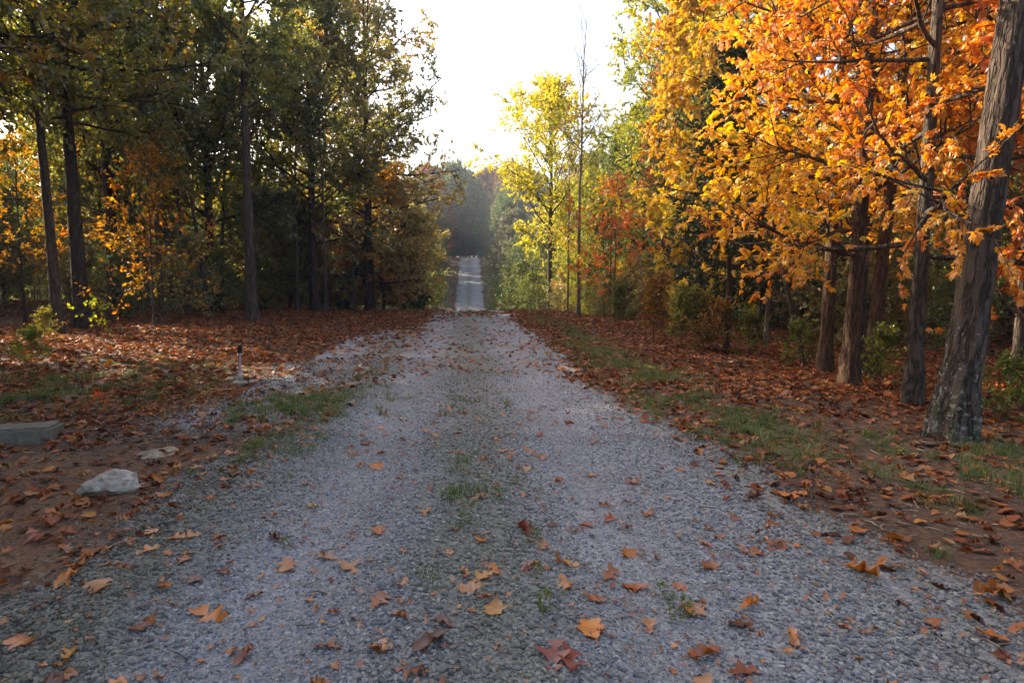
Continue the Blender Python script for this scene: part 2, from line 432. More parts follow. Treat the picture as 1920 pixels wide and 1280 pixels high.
def ground_attrs(x, y):
    g = gravel_mask(x, y); gr = grass_mask(x, y); d = dirt_mask(x, y)
    dr = x - road_c(y)
    n = fbm(x * .8, y * .8, 91)
    lit = np.clip(ss(.2, .45, n + .25) * (1 - .55 * d), 0, 1)
    mid = np.exp(-((dr + .05) / .42) ** 2) + np.exp(-((dr + 1.55) / .4) ** 2) * .9 + np.exp(-((dr - 1.9) / .4) ** 2) * .7
    return {'gravel': g, 'grass': gr, 'dirt': d, 'litter': lit, 'mid': np.clip(mid * (.35 + fbm(x * 1.6, y * .9, 95)), 0, 1)}

gx = seg((-620, -160, 40), (-160, -40, 6), (-40, -13, .7), (-13, 8, .13), (8, 40, .7), (40, 160, 6), (160, 660, 40))
gy = seg((-60, -2, 3), (-2, 19, .13), (19, 60, .33), (60, 140, 1.0), (140, 300, 8), (300, 900, 50))
X, Y = np.meshgrid(gx, gy)
x, y = X.ravel(), Y.ravel()
ground = link('ground', mesh('ground', np.stack([x, y, terrain(x, y)], 1), grid_faces(len(gy), len(gx)), [M['ground']], ground_attrs(x, y), True))
tag(ground, 'leaf-littered woodland ground either side of the gravel road', kind='structure')

ry = seg((-8, 1, .5), (1, 18, .1), (18, 60, .25), (60, 118, .8))
u = np.linspace(-1, 1, 41)
U, Y = np.meshgrid(u, ry)
jl = (fbm(ry * 1.7, ry * 0, 101) - .5)[:, None] * .5 + (ss(28, 40, ry) * (fbm(ry * .35, ry * 0, 105) - .55))[:, None] * .9; jr = (fbm(ry * 1.7, ry * 0 + 9, 103) - .5)[:, None] * .5 + (ss(28, 40, ry) * (fbm(ry * .35, ry * 0 + 9, 107) - .55))[:, None] * .9
hw = (1.75 + .4 * (1 - ss(2.5, 9, ry)))[:, None]
X = road_c(Y) + np.where(U < 0, U * (hw - .1 + jl), U * (hw + jr))
x, y = X.ravel(), Y.ravel()
edge = 1 - ss(.8, 1.0, np.abs(U.ravel()))
zr = terrain(x, y) + .014 * edge - .012 * (1 - edge)
road = link('gravel_road', mesh('gravel_road', np.stack([x, y, zr], 1), grid_faces(len(ry), len(u)), [M['road']], ground_attrs(x, y), True))
tag(road, 'pale grey gravel road running straight ahead over the rise', kind='structure')

# ------------------------------------------------------------------ tree builder
def unit(v): return v / (np.linalg.norm(v, axis=-1, keepdims=True) + 1e-9)

def tubes(paths):
    V, F4, off = [], [], 0
    for P, Rr, sd in paths:
        P = np.asarray(P); n = len(P)
        T = unit(np.gradient(P, axis=0))
        ref = np.array([1., 0, 0]) if abs(T[:, 2].mean()) > .6 else np.array([0, 0, 1.])
        Ux = unit(np.cross(T, ref)); Wx = np.cross(T, Ux)
        a = np.arange(sd) * 2 * math.pi / sd
        rr = Rr if np.ndim(Rr) == 2 else np.asarray(Rr)[:, None] * np.ones(sd)
        ring = P[:, None] + rr[..., None] * (np.cos(a)[None, :, None] * Ux[:, None] + np.sin(a)[None, :, None] * Wx[:, None])
        V.append(ring.reshape(-1, 3))
        i = (np.arange(n - 1)[:, None] * sd + np.arange(sd)[None]).ravel()
        j = (np.arange(n - 1)[:, None] * sd + (np.arange(sd) + 1)[None] % sd).ravel()
        F4.append(np.stack([i, j, j + sd, i + sd], 1) + off)
        off += n * sd
    return np.concatenate(V), np.concatenate(F4)

def curve(rng, p, d, L, n, bend, wig):
    P = [p]; d = d.copy(); s = L / (n - 1)
    for _ in range(n - 1):
        d = d + rng.normal(0, wig, 3); d[2] += bend; d = d / np.linalg.norm(d)
        P.append(P[-1] + d * s)
    return np.array(P)

def interp(P, t):
    f = t * (len(P) - 1); i = min(int(f), len(P) - 2); f -= i
    return P[i] * (1 - f) + P[i + 1] * f, unit(P[i + 1] - P[i])

PROF = {'round': lambda u: math.sin(math.pi * (.22 + .70 * u)), 'spread': lambda u: 1 - .6 * u * u,
        'cone': lambda u: 1.0 - .88 * u, 'vase': lambda u: .55 + .5 * u - .5 * u ** 4, 'column': lambda u: .75 + .3 * math.sin(3.1 * u) - .5 * u ** 3}

def grow(seed, H, r0, cb, RR, nl, ns, nt, lpt, prof='round', up=.25, lean=(0, 0), wig=.03, bend=.06, bias=None, sides=10, tl=.35, fork=0, zs=1.0, subang=.8, bare=0.0, top=.97):
    """skeleton of a tree: tube paths, and leaf sites (position, direction, clump value)"""
    rng = np.random.default_rng(seed)
    n = 18
    t = np.linspace(0, 1, n)
    wx = np.cumsum(rng.normal(0, wig, n)) * H / n; wy = np.cumsum(rng.normal(0, wig, n)) * H / n
    trunk = np.stack([lean[0] * t * H + wx * t, lean[1] * t * H + wy * t, t * H], 1)
    rad = r0 * ((1 - t) ** .8 * .93 + .05) + r0 * .45 * np.exp(-t * H / .28)
    lower = trunk[0] - np.array([lean[0] * .3, lean[1] * .3, .3])
    TP = np.concatenate([[lower], trunk]); TR = np.concatenate([[rad[0] * 1.1], rad])
    paths = [(TP, TR, sides)]
    tw, pos, dr, cl = [], [], [], []
    for i in range(nl):
        uu = ((i + rng.random()) / nl)
        tt = cb + (top - cb) * uu
        p, td = interp(trunk, tt)
        az = i * 2.39996 + rng.normal(0, .5)
        if bias is not None and rng.random() < bias[1]: az = bias[0] + rng.normal(0, .75)
        L = RR * PROF[prof](uu) * (.65 + .6 * rng.random())
        el = up + .75 * uu + rng.normal(0, .16)
        d = np.array([math.cos(az) * math.cos(el), math.sin(az) * math.cos(el), math.sin(el)])
        rl = min(float(np.interp(tt, t, rad)) * (.75 if lpt == 1 else .5), .0135 * L + .009)
        lp = curve(rng, p, d, L, 8, bend, .09)
        paths.append((lp, np.linspace(rl, rl * .22, 8), 5))
        c1 = rng.random()
        naked = rng.random() < bare
        for j in range(ns):
            s = .18 + .82 * (j + rng.random()) / ns
            q, ld = interp(lp, min(s, .999))
            side = unit(np.cross(ld, rng.normal(0, 1, 3)))
            d2 = unit(ld * .65 + side * subang + rng.normal(0, .15, 3) + np.array([0, 0, .08]))
            l2 = max(.25, .5 * L * (1.2 - .75 * s) * (.6 + .7 * rng.random()))
            sp = curve(rng, q, d2, l2, 5, bend * .6, .13)
            paths.append((sp, np.linspace(rl * .38, .004, 5), 4))
            c2 = rng.random()
            if naked: continue
            for k in range(nt):
                s2 = .15 + .85 * (k + rng.random()) / nt
                q2, sd_ = interp(sp, min(s2, .999))
                d3 = unit(sd_ * .7 + rng.normal(0, .6, 3))
                l3 = tl * (.5 + rng.random())
                tw.append((q2, q2 + d3 * l3))
                for w in np.sort(rng.random(lpt)):
                    pos.append(q2 + d3 * l3 * (.1 + .95 * w)); dr.append(d3); cl.append(.38 * c1 + .34 * c2)
    return rng, paths, tw, np.array(pos).reshape(-1, 3), np.array(dr).reshape(-1, 3), np.array(cl)

def frames(rng, d, flat=.8, spread=1.0, droop=.25):
    """leaf axes: along, across, normal"""
    N = len(d)
    a = unit(d + rng.normal(0, spread, (N, 3)) * .75 + np.array([0, 0, -droop]))
    nrm = unit(np.array([0, 0, 1.]) * flat + rng.normal(0, .75, (N, 3)))
    b = unit(np.cross(nrm, a)); c = np.cross(a, b)
    return np.stack([a, b, c], 1)       # rows: local x (along), y (across), z

RHOMB_V = np.array([[0, 0, 0], [.5, .30, .10], [1, 0, -.04], [.5, -.30, .10]])
RHOMB_F = np.array([[0, 2, 1], [0, 3, 2]])
OVAL_V = np.array([[0, 0, 0], [.32, .24, .07], [.72, .20, .02], [1, 0, -.12], [.72, -.20, .02], [.32, -.24, .07], [.5, 0, -.01]])
OVAL_F = np.array([[0, 6, 1], [1, 6, 2], [2, 6, 3], [3, 6, 4], [4, 6, 5], [5, 6, 0]])

def compound(seed, k=5):
    """a compound leaf: leaflets fanned from a drooping stalk"""
    rng = np.random.default_rng(seed)
    V, F = [], []
    angs = {5: [-1.15, -.55, 0, .6, 1.2], 7: [-1.3, -.9, -.4, 0, .4, .9, 1.3]}[k]
    for i, an in enumerate(angs):
        L = (1.0 - .30 * abs(an) / 1.3) * (.85 + .3 * rng.random())
        o = np.array([.35 - .25 * abs(an) / 1.3, 0, 0])
        q = OVAL_V * np.array([L, L * .95, L])
        q[:, 2] -= .28 * q[:, 0] ** 2 + rng.normal(0, .03)
        tw_ = rng.normal(0, .35)
        q = np.stack([q[:, 0], q[:, 1] * math.cos(tw_) - q[:, 2] * math.sin(tw_), q[:, 1] * math.sin(tw_) + q[:, 2] * math.cos(tw_)], 1)
        q = np.stack([q[:, 0] * math.cos(an) - q[:, 1] * math.sin(an), q[:, 0] * math.sin(an) + q[:, 1] * math.cos(an), q[:, 2]], 1) + o
        F.append(OVAL_F + len(V) * 7); V.append(q)
    return np.concatenate(V), np.concatenate(F)

def leaves_mesh(name, rng, pos, fr, size, cl, tv, tf, mat):
    N = len(pos)
    sz = size * (.65 + .6 * rng.random(N))
    V = pos[:, None] + np.einsum('kj,njm->nkm', tv, fr) * sz[:, None, None]
    F = tf[None] + (np.arange(N) * len(tv))[:, None, None]
    v = np.clip(cl + .32 * rng.random(N), 0, 1)
    return mesh(name, V.reshape(-1, 3), F.reshape(-1, tf.shape[1]), [mat], {'v': np.repeat(v, len(tv))})

KIND = {}
def kind(name, mat, bark, size, seed, tmpl='rhomb', flat=.8, droop=.25, spread=1.0, twigs=True, thin=None, **kw):
    rng, paths, tw, pos, d, cl = grow(seed, **kw)
    if twigs: paths += [(np.array([a, (a + b) / 2 , b]), np.array([.005, .004, .002]), 3) for a, b in tw[::1 if len(tw) < 1200 else 2]]
    V, F = tubes(paths)
    tv, tf = {'rhomb': (RHOMB_V, RHOMB_F), 'oval': (OVAL_V, OVAL_F)}[tmpl]
    KIND[name] = (mesh('trunk', V, F, [M[bark]], None, True),
                  leaves_mesh('crown', rng, pos, frames(rng, d, flat, spread, droop), size, cl, tv, tf, M[mat]) if len(pos) else None)

# woodland kinds
kind('oak_a', 'oak', 'bark_dark', .125, 11, H=11.5, r0=.2, cb=.30, RR=3.6, nl=46, ns=9, nt=6, lpt=15, prof='round', up=.0, bend=.03)
kind('oak_front', 'oak', 'bark_dark', .125, 61, H=11.5, r0=.2, cb=.45, RR=3.6, nl=44, ns=9, nt=6, lpt=15, prof='round', up=.08, bend=.03)
kind('oak_b', 'oak', 'bark_dark', .12, 12, H=11.0, r0=.16, cb=.24, RR=3.3, nl=42, ns=9, nt=6, lpt=14, prof='column', up=.25, bend=.07)
kind('oak_c', 'oak', 'bark', .12, 13, H=12.5, r0=.15, cb=.42, RR=3.0, nl=34, ns=8, nt=6, lpt=14, prof='vase', up=.4, bend=.05)
kind('oak_low', 'olive', 'bark_dark', .15, 14, H=15.2, r0=.21, cb=.08, RR=4.0, nl=58, ns=9, nt=6, lpt=11, prof='column', up=-.05, bend=.02, bias=(-.4, .3))
kind('under_a', 'under', 'bark_dark', .13, 15, H=6.5, r0=.055, cb=.25, RR=2.0, nl=20, ns=6, nt=4, lpt=7, prof='round', up=.2, wig=.06)
kind('under_b', 'under', 'bark', .12, 16, H=4.2, r0=.035, cb=.12, RR=1.7, nl=15, ns=5, nt=3, lpt=5, prof='round', up=.1, wig=.08)
kind('slim', 'oak', 'bark', .12, 17, H=11.5, r0=.085, cb=.5, RR=2.2, nl=22, ns=6, nt=5, lpt=10, prof='vase', up=.5, wig=.05)
kind('cedar', 'cedar', 'bark_red', .10, 18, H=5.2, r0=.08, cb=.06, RR=1.7, nl=60, ns=7, nt=5, lpt=12, prof='cone', up=-.05, bend=.05, tl=.25, flat=.2, droop=0)
kind('cedar_hi', 'cedar', 'bark_red', .10, 19, H=7.5, r0=.075, cb=.24, RR=1.6, nl=52, ns=7, nt=5, lpt=11, prof='cone', up=0, bend=.03, tl=.25, flat=.2, droop=0)
kind('ymaple', 'lemon', 'bark_dark', .15, 20, H=12.0, r0=.16, cb=.30, RR=4.3, nl=38, ns=9, nt=6, lpt=13, prof='round', up=.3, bend=.05, tl=.4)
kind('ytall', 'ygreen', 'bark', .15, 21, H=15.5, r0=.15, cb=.30, RR=4.1, nl=44, ns=9, nt=6, lpt=14, prof='column', up=.25, tl=.4)
kind('ymid', 'ygreen', 'bark', .14, 22, H=9, r0=.09, cb=.2, RR=2.6, nl=26, ns=7, nt=5, lpt=10, prof='round', up=.25)
kind('redslim', 'red', 'bark_red', .13, 23, H=9.5, r0=.07, cb=.28, RR=2.4, nl=26, ns=6, nt=4, lpt=3, prof='vase', up=.75, bend=.04, bare=.45)
kind('redbough', 'red', 'bark', .13, 24, H=4.6, r0=.035, cb=.22, RR=2.3, nl=12, ns=6, nt=4, lpt=6, prof='spread', up=.12, bend=.0, flat=1.6)
kind('bare', 'fargrey', 'bark_pale', .07, 25, H=11.6, r0=.075, cb=.42, RR=1.9, nl=20, ns=5, nt=3, lpt=1, prof='vase', up=.7, bend=.04, bare=.8, wig=.045)
kind('green_a', 'green', 'bark', .14, 26, H=7, r0=.07, cb=.05, RR=2.6, nl=30, ns=7, nt=5, lpt=11, prof='round', up=.1)
kind('green_b', 'green', 'bark', .12, 27, H=3.0, r0=.03, cb=.04, RR=1.6, nl=24, ns=6, nt=4, lpt=9, prof='round', up=.25)
kind('thicket', 'oak', 'bark', .13, 40, H=6.0, r0=.06, cb=.03, RR=2.7, nl=52, ns=8, nt=5, lpt=13, prof='round', up=.12)
kind('far_a', 'fargrey', 'bark', .32, 28, H=15, r0=.2, cb=.10, RR=4.4, nl=44, ns=9, nt=5, lpt=11, prof='round', up=.1, tl=.6, twigs=False)
kind('far_b', 'fargrey', 'bark', .30, 29, H=14, r0=.2, cb=.2, RR=4.0, nl=44, ns=9, nt=5, lpt=11, prof='column', up=.2, tl=.6, twigs=False)
kind('weed_a', 'weed', 'bark_red', .07, 30, H=1.25, r0=.010, cb=.12, RR=.55, nl=26, ns=4, nt=3, lpt=6, prof='vase', up=.75, tl=.14, wig=.1)
kind('weed_b', 'weed', 'bark', .06, 31, H=.9, r0=.008, cb=.08, RR=.5, nl=24, ns=4, nt=3, lpt=6, prof='round', up=.5, tl=.12, wig=.1)
kind('seedling', 'weed', 'bark', .075, 32, H=.6, r0=.006, cb=.2, RR=.28, nl=9, ns=2, nt=2, lpt=4, prof='round', up=.4, tl=.1, wig=.1)

COUNT = {}
def plant(k, name, label, cat, x, y, rz=None, s=1.0, group=None, tint=None, mat=None, tilt=(0, 0), z=None):
    tr, cr = KIND[k]
    rz = random.uniform(0, 6.28) if rz is None else rz
    zz = float(terrain(x, y)) if z is None else z
    r = thing(name, label, cat, (x, y, zz - .02), rz, group, tilt, s)
    link('trunk', tr, r)
    if cr:
        c = link('crown', cr, r)
        if tint: c.color = (*tint, 1)
        if mat:
            c.material_slots[0].link = 'OBJECT'
            c.material_slots[0].material = M[mat]
    return r

def jit(c, a=.12):
    return tuple(max(0, v + random.uniform(-a, a)) for v in c)

# ---- left edge of the clearing
plant('oak_front', 'oak_tree', 'dark oak at the far left with a heavy crown and straight trunk', 'tree', -10.7, 15.9, 1.0, .95)
plant('oak_front', 'oak_tree', 'oak at the edge of the clearing left of the far left oaks', 'tree', -11.6, 13.3, 2.0, .95)
plant('oak_b', 'oak_tree', 'dense oak standing behind the thin left-leaning stem', 'tree', -12.3, 19.9, .5, 1.05)
plant('oak_a', 'oak_tree', 'broad oak two rows back behind the thin left-leaning stem', 'tree', -15.3, 22.6, 2.5, 1.02)
plant('oak_b', 'oak_tree', 'dense tall oak left of the thick oak trunk', 'tree', -11.0, 23.6, 4.0, 1.1)
plant('oak_c', 'oak_tree', 'slightly leaning dark trunk just left of the heavy-crowned oak', 'tree', -10.75, 15.1, 2.2, .85, tilt=(0, -.03))
plant('oak_c', 'oak_tree', 'tall thick oak trunk rising behind the black-capped post', 'tree', -8.05, 19.8, .4, 1.18, mat='oak')
plant('oak_b', 'oak_tree', 'forked oak between the thick oak and the low-branched olive oak', 'tree', -8.0, 26, 2.4, 1.12)
plant('oak_low', 'oak_tree', 'broad olive and russet oak with boughs hanging low beside the road crest', 'tree', -6.3, 28.5, -1.0, 1.0)
plant('thicket', 'shrub', 'olive and amber thicket below the low-branched oak', 'shrub', -6.0, 30.0, 1.0, 1.02, None, (1.3, 1.0, .8), 'olive')
plant('thicket', 'shrub', 'dark leafy thicket at the left road edge past the crest', 'shrub', -5.6, 33.0, 2.0, .85, None, None, 'olive')
plant('slim', 'oak_tree', 'slender oak stem beside the forked oak on the left', 'tree', -9.1, 27.2, .7, .95)
plant('slim', 'sapling_tree', 'thin dark stem leaning left at the left clearing edge', 'tree', -10.2, 21.5, .2, .9, tilt=(0, -.085))
plant('slim', 'sapling_tree', 'second thin stem crossing behind the left-leaning one', 'tree', -11.4, 22.5, 2.9, .8, tilt=(.02, .07))
for (px_, d_, s_, rz_, lean_, lab_) in [(325, 22.5, .95, 1.1, -.03, 'slender dark trunk right of the amber sapling'), (560, 25.5, .9, 2.7, .0, 'slender dark trunk between the thick oak and the forked oak'), (612, 24.0, .8, 4.4, .02, 'slim trunk just right of the forked oak'),
                                       (262, 20.5, .75, 5.2, .02, 'slim trunk behind the amber sapling'), (205, 18.5, .8, .3, .03, 'slim trunk right of the far left oaks'), (665, 27.0, .75, 2.0, -.02, 'thin trunk in the shade of the broad olive oak'), (415, 24.0, .85, 3.3, -.05, 'thin stem leaning left behind the thick oak')]:
    plant('slim', 'sapling_tree', lab_, 'tree', col_at(px_, d_), d_, rz_, s_, None, None, None, (0, lean_))
plant('under_b', 'sapling_tree', 'young sapling with glowing amber leaves left of the thick oak', 'tree', -9.3, 16.6, 2, 1.0, tint=(1.1, .66, .5))
plant('under_b', 'sapling_tree', 'short sapling with golden leaves by the heavy-crowned oak', 'tree', -10.0, 18.4, 4, 1.1, tint=(1.1, .78, .6))
plant('under_a', 'sapling_tree', 'sapling with bright yellow leaves at the left edge', 'tree', -13.1, 17.2, 1, .72, tint=(.8, .55, .4))
plant('cedar', 'cedar_tree', 'dark bushy cedar under the low-branched oak by the road', 'tree', -5.3, 31.5, 0, .85)
plant('thicket', 'shrub', 'leafy russet thicket right behind the forked oak', 'shrub', -9.4, 30.5, 1.0, .9, None, (1.2, .85, .75), 'olive')
plant('oak_low', 'oak_tree', 'second low-branched oak standing behind the broad olive one', 'tree', -8.6, 33.5, -.4, .85)
plant('thicket', 'shrub', 'dark thicket left of the forked oak', 'shrub', -10.2, 25.6, 0, .72)
plant('thicket', 'shrub', 'dark thicket behind the slender oak stem', 'shrub', -11.2, 28.6, 2, .85)
plant('cedar', 'cedar_tree', 'small dark cedar behind the forked oak', 'tree', -7.6, 31.0, 2, .75)
plant('green_b', 'shrub', 'pale green shrub at the road edge below the low-branched oak', 'shrub', -4.75, 34.5, 0, 1.0, tint=(1.3, 1.3, 1.0))
plant('seedling', 'seedling', 'bright yellow-green seedling at the foot of the far left oaks', 'plant', *at(182, 632).xy, 0, 1.05, tint=(1.7, 1.9, 1.0))
plant('weed_b', 'weed_clump', 'low green weeds at the far left of the leaf litter', 'plant', *at(60, 690).xy, 0, .55, tint=(.8, 1.1, .8))
plant('weed_b', 'weed_clump', 'small green weed in front of the leftmost oak trunk', 'plant', *at(85, 640).xy, 1, .6)

# ---- the woods to the left: fill, thin enough for the sun to come through
rng = random.Random(5)
NAMES = {'oak_a': 'oak_tree', 'oak_b': 'oak_tree', 'oak_c': 'oak_tree', 'oak_low': 'oak_tree', 'slim': 'slender_tree', 'thicket': 'thicket', 'cedar': 'cedar_tree', 'cedar_hi': 'cedar_tree', 'under_a': 'understory_tree', 'under_b': 'understory_tree'}
LOOK = {'ymid': 'mid-sized', 'ytall': 'tall', 'oak_a': 'broad', 'oak_b': 'dense', 'oak_c': 'high-crowned', 'oak_low': 'low-branched', 'slim': 'slender', 'thicket': 'bushy', 'under_a': 'tall sparse', 'under_b': 'short sparse', 'green_a': 'rounded',
        'green_b': 'low', 'cedar': 'cone-shaped', 'cedar_hi': 'tall cone-shaped', 'far_a': 'broad', 'far_b': 'narrow'}
TONE = {'red': 'red-tinged', 'weed': 'straggly', 'ygreen': 'yellow-green', 'under': 'amber', 'orange': 'orange', 'olive': 'olive-brown', 'green': 'mid-green', 'fargrey': 'grey-brown', 'farred': 'russet', 'fargreen': 'green', 'cedar': 'blackish'}
def woods(xs, ys, n, kinds, sep, name, label, group, edge=None, sc=(.85, 1.1), avoid=(), tints=None):
    pts = []
    tries = 0
    while len(pts) < n and tries < n * 60:
        tries += 1
        x_, y_ = rng.uniform(*xs), rng.uniform(*ys)
        if edge and not edge(x_, y_): continue
        if any((x_ - a) ** 2 + (y_ - b) ** 2 < sep * sep for a, b in pts): continue
        # a gap in the woods that lets the low sun reach the litter in front of the thick oak
        if x_ < -11.3 and not (x_ < -16 and xs[1] == -20) and abs((x_ + 5.4) * math.cos(SUN_AZ) + (y_ - 12.3) * math.sin(SUN_AZ)) < (2.5 if x_ > -13 else 4.6): continue
        pts.append((x_, y_))
        k = rng.choice(kinds)
        mat = None
        if isinstance(k, tuple): k, mat = k
        t = tuple(rng.uniform(.8, 1.15) for _ in range(3)) if tints is None else rng.choice(tints)
        nm = name if name == 'shrub' else NAMES.get(k, name)
        adj = LOOK.get(k, '') + (' ' + TONE[mat] if mat in TONE else '')
        plant(k, nm, adj + ' ' + label, 'tree' if 'shrub' not in name else 'shrub', x_, y_, rng.uniform(0, 6.28), rng.uniform(*sc), adj + ' ' + group, t, mat)
    return pts

def left_edge(x_, y_):
    return x_ < -11.6 + max(0, (y_ - 20)) * .30 - max(0, y_ - 34) * .22
woods((-34, -9), (9, 58), 27, ['oak_a', 'oak_b', 'oak_c', 'oak_low', 'slim', ('oak_b', 'ygreen'), ('oak_c', 'under'), ('slim', 'oak')], 2.5, 'forest_tree', 'shaded tree among the trunks of the left-hand woods', 'trees in the left-hand woods', left_edge, (.8, 1.08))
woods((-34, -9), (10, 56), 34, ['under_a', 'under_b', 'under_a', ('green_a', 'oak'), ('thicket', 'olive'), ('green_b', 'oak'), 'green_b'], 2.1, 'understory_tree', 'understory sapling between the left-hand trunks', 'understory saplings in the left-hand woods', left_edge, (.8, 1.25))
woods((-46, -20), (8, 62), 46, ['thicket', 'thicket', ('thicket', 'green'), ('thicket', 'ygreen')], 2.8, 'forest_tree', 'dim tree at the back of the left-hand woods', 'trees at the back of the left-hand woods', None, (.8, 1.1))
# the same woods go on beside the place the picture is taken from
woods((-24, -8.0), (-10, 15), 64, ['oak_a', 'oak_b', 'oak_b', 'oak_a', 'thicket'], 1.75, 'forest_tree', 'tree standing beside the near end of the clearing', 'trees beside the near end of the clearing', lambda a, b: a < -8.2 - max(0, b - 6) * .66, (.92, 1.04))

woods((-21, -8), (17, 47), 46, [('green_b', 'oak'), ('thicket', 'oak'), ('green_b', 'olive'), ('green_b', 'green')], 1.5, 'shrub', 'shrub under the shaded left-hand trees', 'shrubs under the left-hand trees', lambda a, b: a < -10.6 + max(0, b - 21) * .42 - max(0, b - 33) * .35, (.55, .9))
for (x_, y_, s_, m_) in [(-16.5, 19.2, .62, None), (-18.2, 21.8, .75, None), (-20.5, 20.0, .8, 'olive'), (-19.0, 24.0, .85, None), (-22.5, 23.0, .9, None), (-23.5, 26.5, .95, None), (-17.2, 17.2, .55, 'olive'), (-25.5, 24.0, .95, None)]:
    plant('thicket', 'thicket', 'shaded thicket seen between the far left oak trunks', 'shrub', x_, y_, None, s_, 'shaded thickets behind the far left oak trunks', (.8, .85, .75), m_)
# ---- right edge
def right_edge(x_, y_):
    return x_ > 6.6 - max(0, y_ - 14) * .03
woods((6, 34), (8, 56), 44, ['oak_a', 'oak_b', 'oak_c', ('oak_b', 'ygreen'), ('oak_a', 'ygreen'), 'slim', ('oak_a', 'orange')], 2.7, 'forest_tree', 'shaded tree among the dark trunks of the right-hand woods', 'trees in the right-hand woods', right_edge, (.8, 1.08))
woods((6, 32), (9, 55), 32, [('green_b', 'oak'), ('green_a', 'oak'), ('green_b', 'cedar'), 'cedar_hi', 'cedar'], 2.2, 'understory_tree', 'understory growth between the right-hand trunks', 'understory in the right-hand woods', right_edge, (.8, 1.2))
woods((14, 46), (9, 70), 52, ['thicket', 'thicket', ('thicket', 'green'), 'oak_b'], 2.8, 'forest_tree', 'dim tree at the back of the right-hand woods', 'trees at the back of the right-hand woods', None, (.85, 1.1))

woods((5.4, 13), (13, 46), 44, [('green_b', 'oak'), ('thicket', 'oak'), ('green_b', 'cedar'), ('green_b', 'olive')], 1.5, 'shrub', 'shrub under the shaded right-hand trees', 'shrubs under the right-hand trees', lambda a, b: a > 6.2 - max(0, b - 18) * .06, (.55, .9))
plant('ymaple', 'maple_tree', 'yellow maple with an open rounded crown just past the crest', 'tree', 2.1, 36, 1.0, 1.0)
plant('ytall', 'forest_tree', 'tall yellow-green tree behind the red-leaved slender stems', 'tree', 7.2, 24.5, .3, 1.0)
plant('ytall', 'forest_tree', 'tall yellow-green tree between the bare sapling and the orange leaves', 'tree', 7.9, 29, 2.3, .85)
plant('ymid', 'forest_tree', 'mid-height yellow-green tree beside the yellow maple', 'tree', 5.6, 33, 1.3, 1.05)
plant('ymid', 'forest_tree', 'shorter yellow-green tree behind the bare sapling', 'tree', 4.9, 38, 3.3, 1.1)
woods((3.0, 11), (24, 46), 24, ['ymid', 'ymid', ('green_a', 'ygreen'), ('ymid', 'green'), ('thicket', 'ygreen')], 2.3, 'forest_tree', 'tree in the bank behind the bare sapling', 'trees in the bank behind the bare sapling', lambda a, b: a > 3.4 + max(0, 30 - b) * .3 and (a - 2.1) ** 2 + (b - 36) ** 2 > 6, (.75, 1.05))
woods((1.6, 6), (23, 42), 22, [('green_b', 'weed'), ('green_b', 'olive'), ('green_b', 'oak'), ('green_b', 'ygreen')], 1.2, 'shrub', 'shrub at the foot of the bank right of the crest', 'shrubs at the foot of the bank right of the crest', lambda a, b: a > 3.6 - (b - 24) * .13 and a < 6.5 - (b - 24) * .1, (.4, .75))
for (x_, y_, s_, m_, l_) in [(3.7, 30.5, .72, 'ygreen', 'young yellow-green tree directly behind the tall bare sapling'), (4.7, 28.0, .8, 'green', 'mid-green young tree right of the tall bare sapling'), (3.4, 41.5, .9, 'lemon', 'lemon-yellow young tree half hidden by the yellow maple'),
                             (5.9, 27.0, .85, 'ygreen', 'yellow-green young tree behind the low orange-red sapling'), (1.7, 43.5, .62, 'green', 'low green tree leaning over the verge beyond the yellow maple')]:
    plant('ymid', 'young_tree', l_, 'tree', x_, y_, None, s_, None, None, m_)
plant('redslim', 'sapling_tree', 'slender tree with thin rising twigs and few red leaves', 'tree', 4.9, 21, 0, 1.0)
plant('redslim', 'sapling_tree', 'thin half-bare tree just behind the red-leaved slender one', 'tree', 5.4, 23.5, 2, .95, mat='fargrey')
plant('redbough', 'sapling_tree', 'low sapling with flat sprays of orange-red leaves', 'tree', 3.6, 22.5, 2.6, .95)
plant('redbough', 'sapling_tree', 'sapling with yellow and orange sprays below the yellow maple', 'tree', 3.9, 25.5, .6, 1.05, mat='gold')
plant('bare', 'bare_sapling', 'tall bare sapling standing alone against the white sky', 'tree', 2.62, 25.2, 0, 1.0, mat='fargrey')
plant('bare', 'bare_sapling', 'shorter bare stem beside the tall bare sapling', 'tree', 2.35, 27.0, 2.0, .62)
plant('cedar_hi', 'cedar_tree', 'cedar with a bare pinkish lower trunk at the right wood edge', 'tree', 4.35, 12.9, 0, .8)
plant('green_a', 'forest_tree', 'green leafy tree on the slope right of the far road', 'tree', .9, 47, 0, .9)
plant('green_a', 'forest_tree', 'dark green tree under the yellow maple', 'tree', 2.2, 41, 2, .8, tint=(.7, .75, .6))
plant('green_b', 'shrub', 'pale green shrub low beside the far road dip', 'shrub', -.2, 51, 0, 1.25, tint=(1.2, 1.35, 1.1))
plant('green_b', 'shrub', 'dark shrub at the right road edge past the crest', 'shrub', .6, 38.5, 0, 1.0, tint=(.8, .85, .7))
plant('green_b', 'shrub', 'grassy shrub low on the right verge past the crest', 'shrub', 1.0, 33.0, 0, .62, tint=(1.1, 1.1, .8))
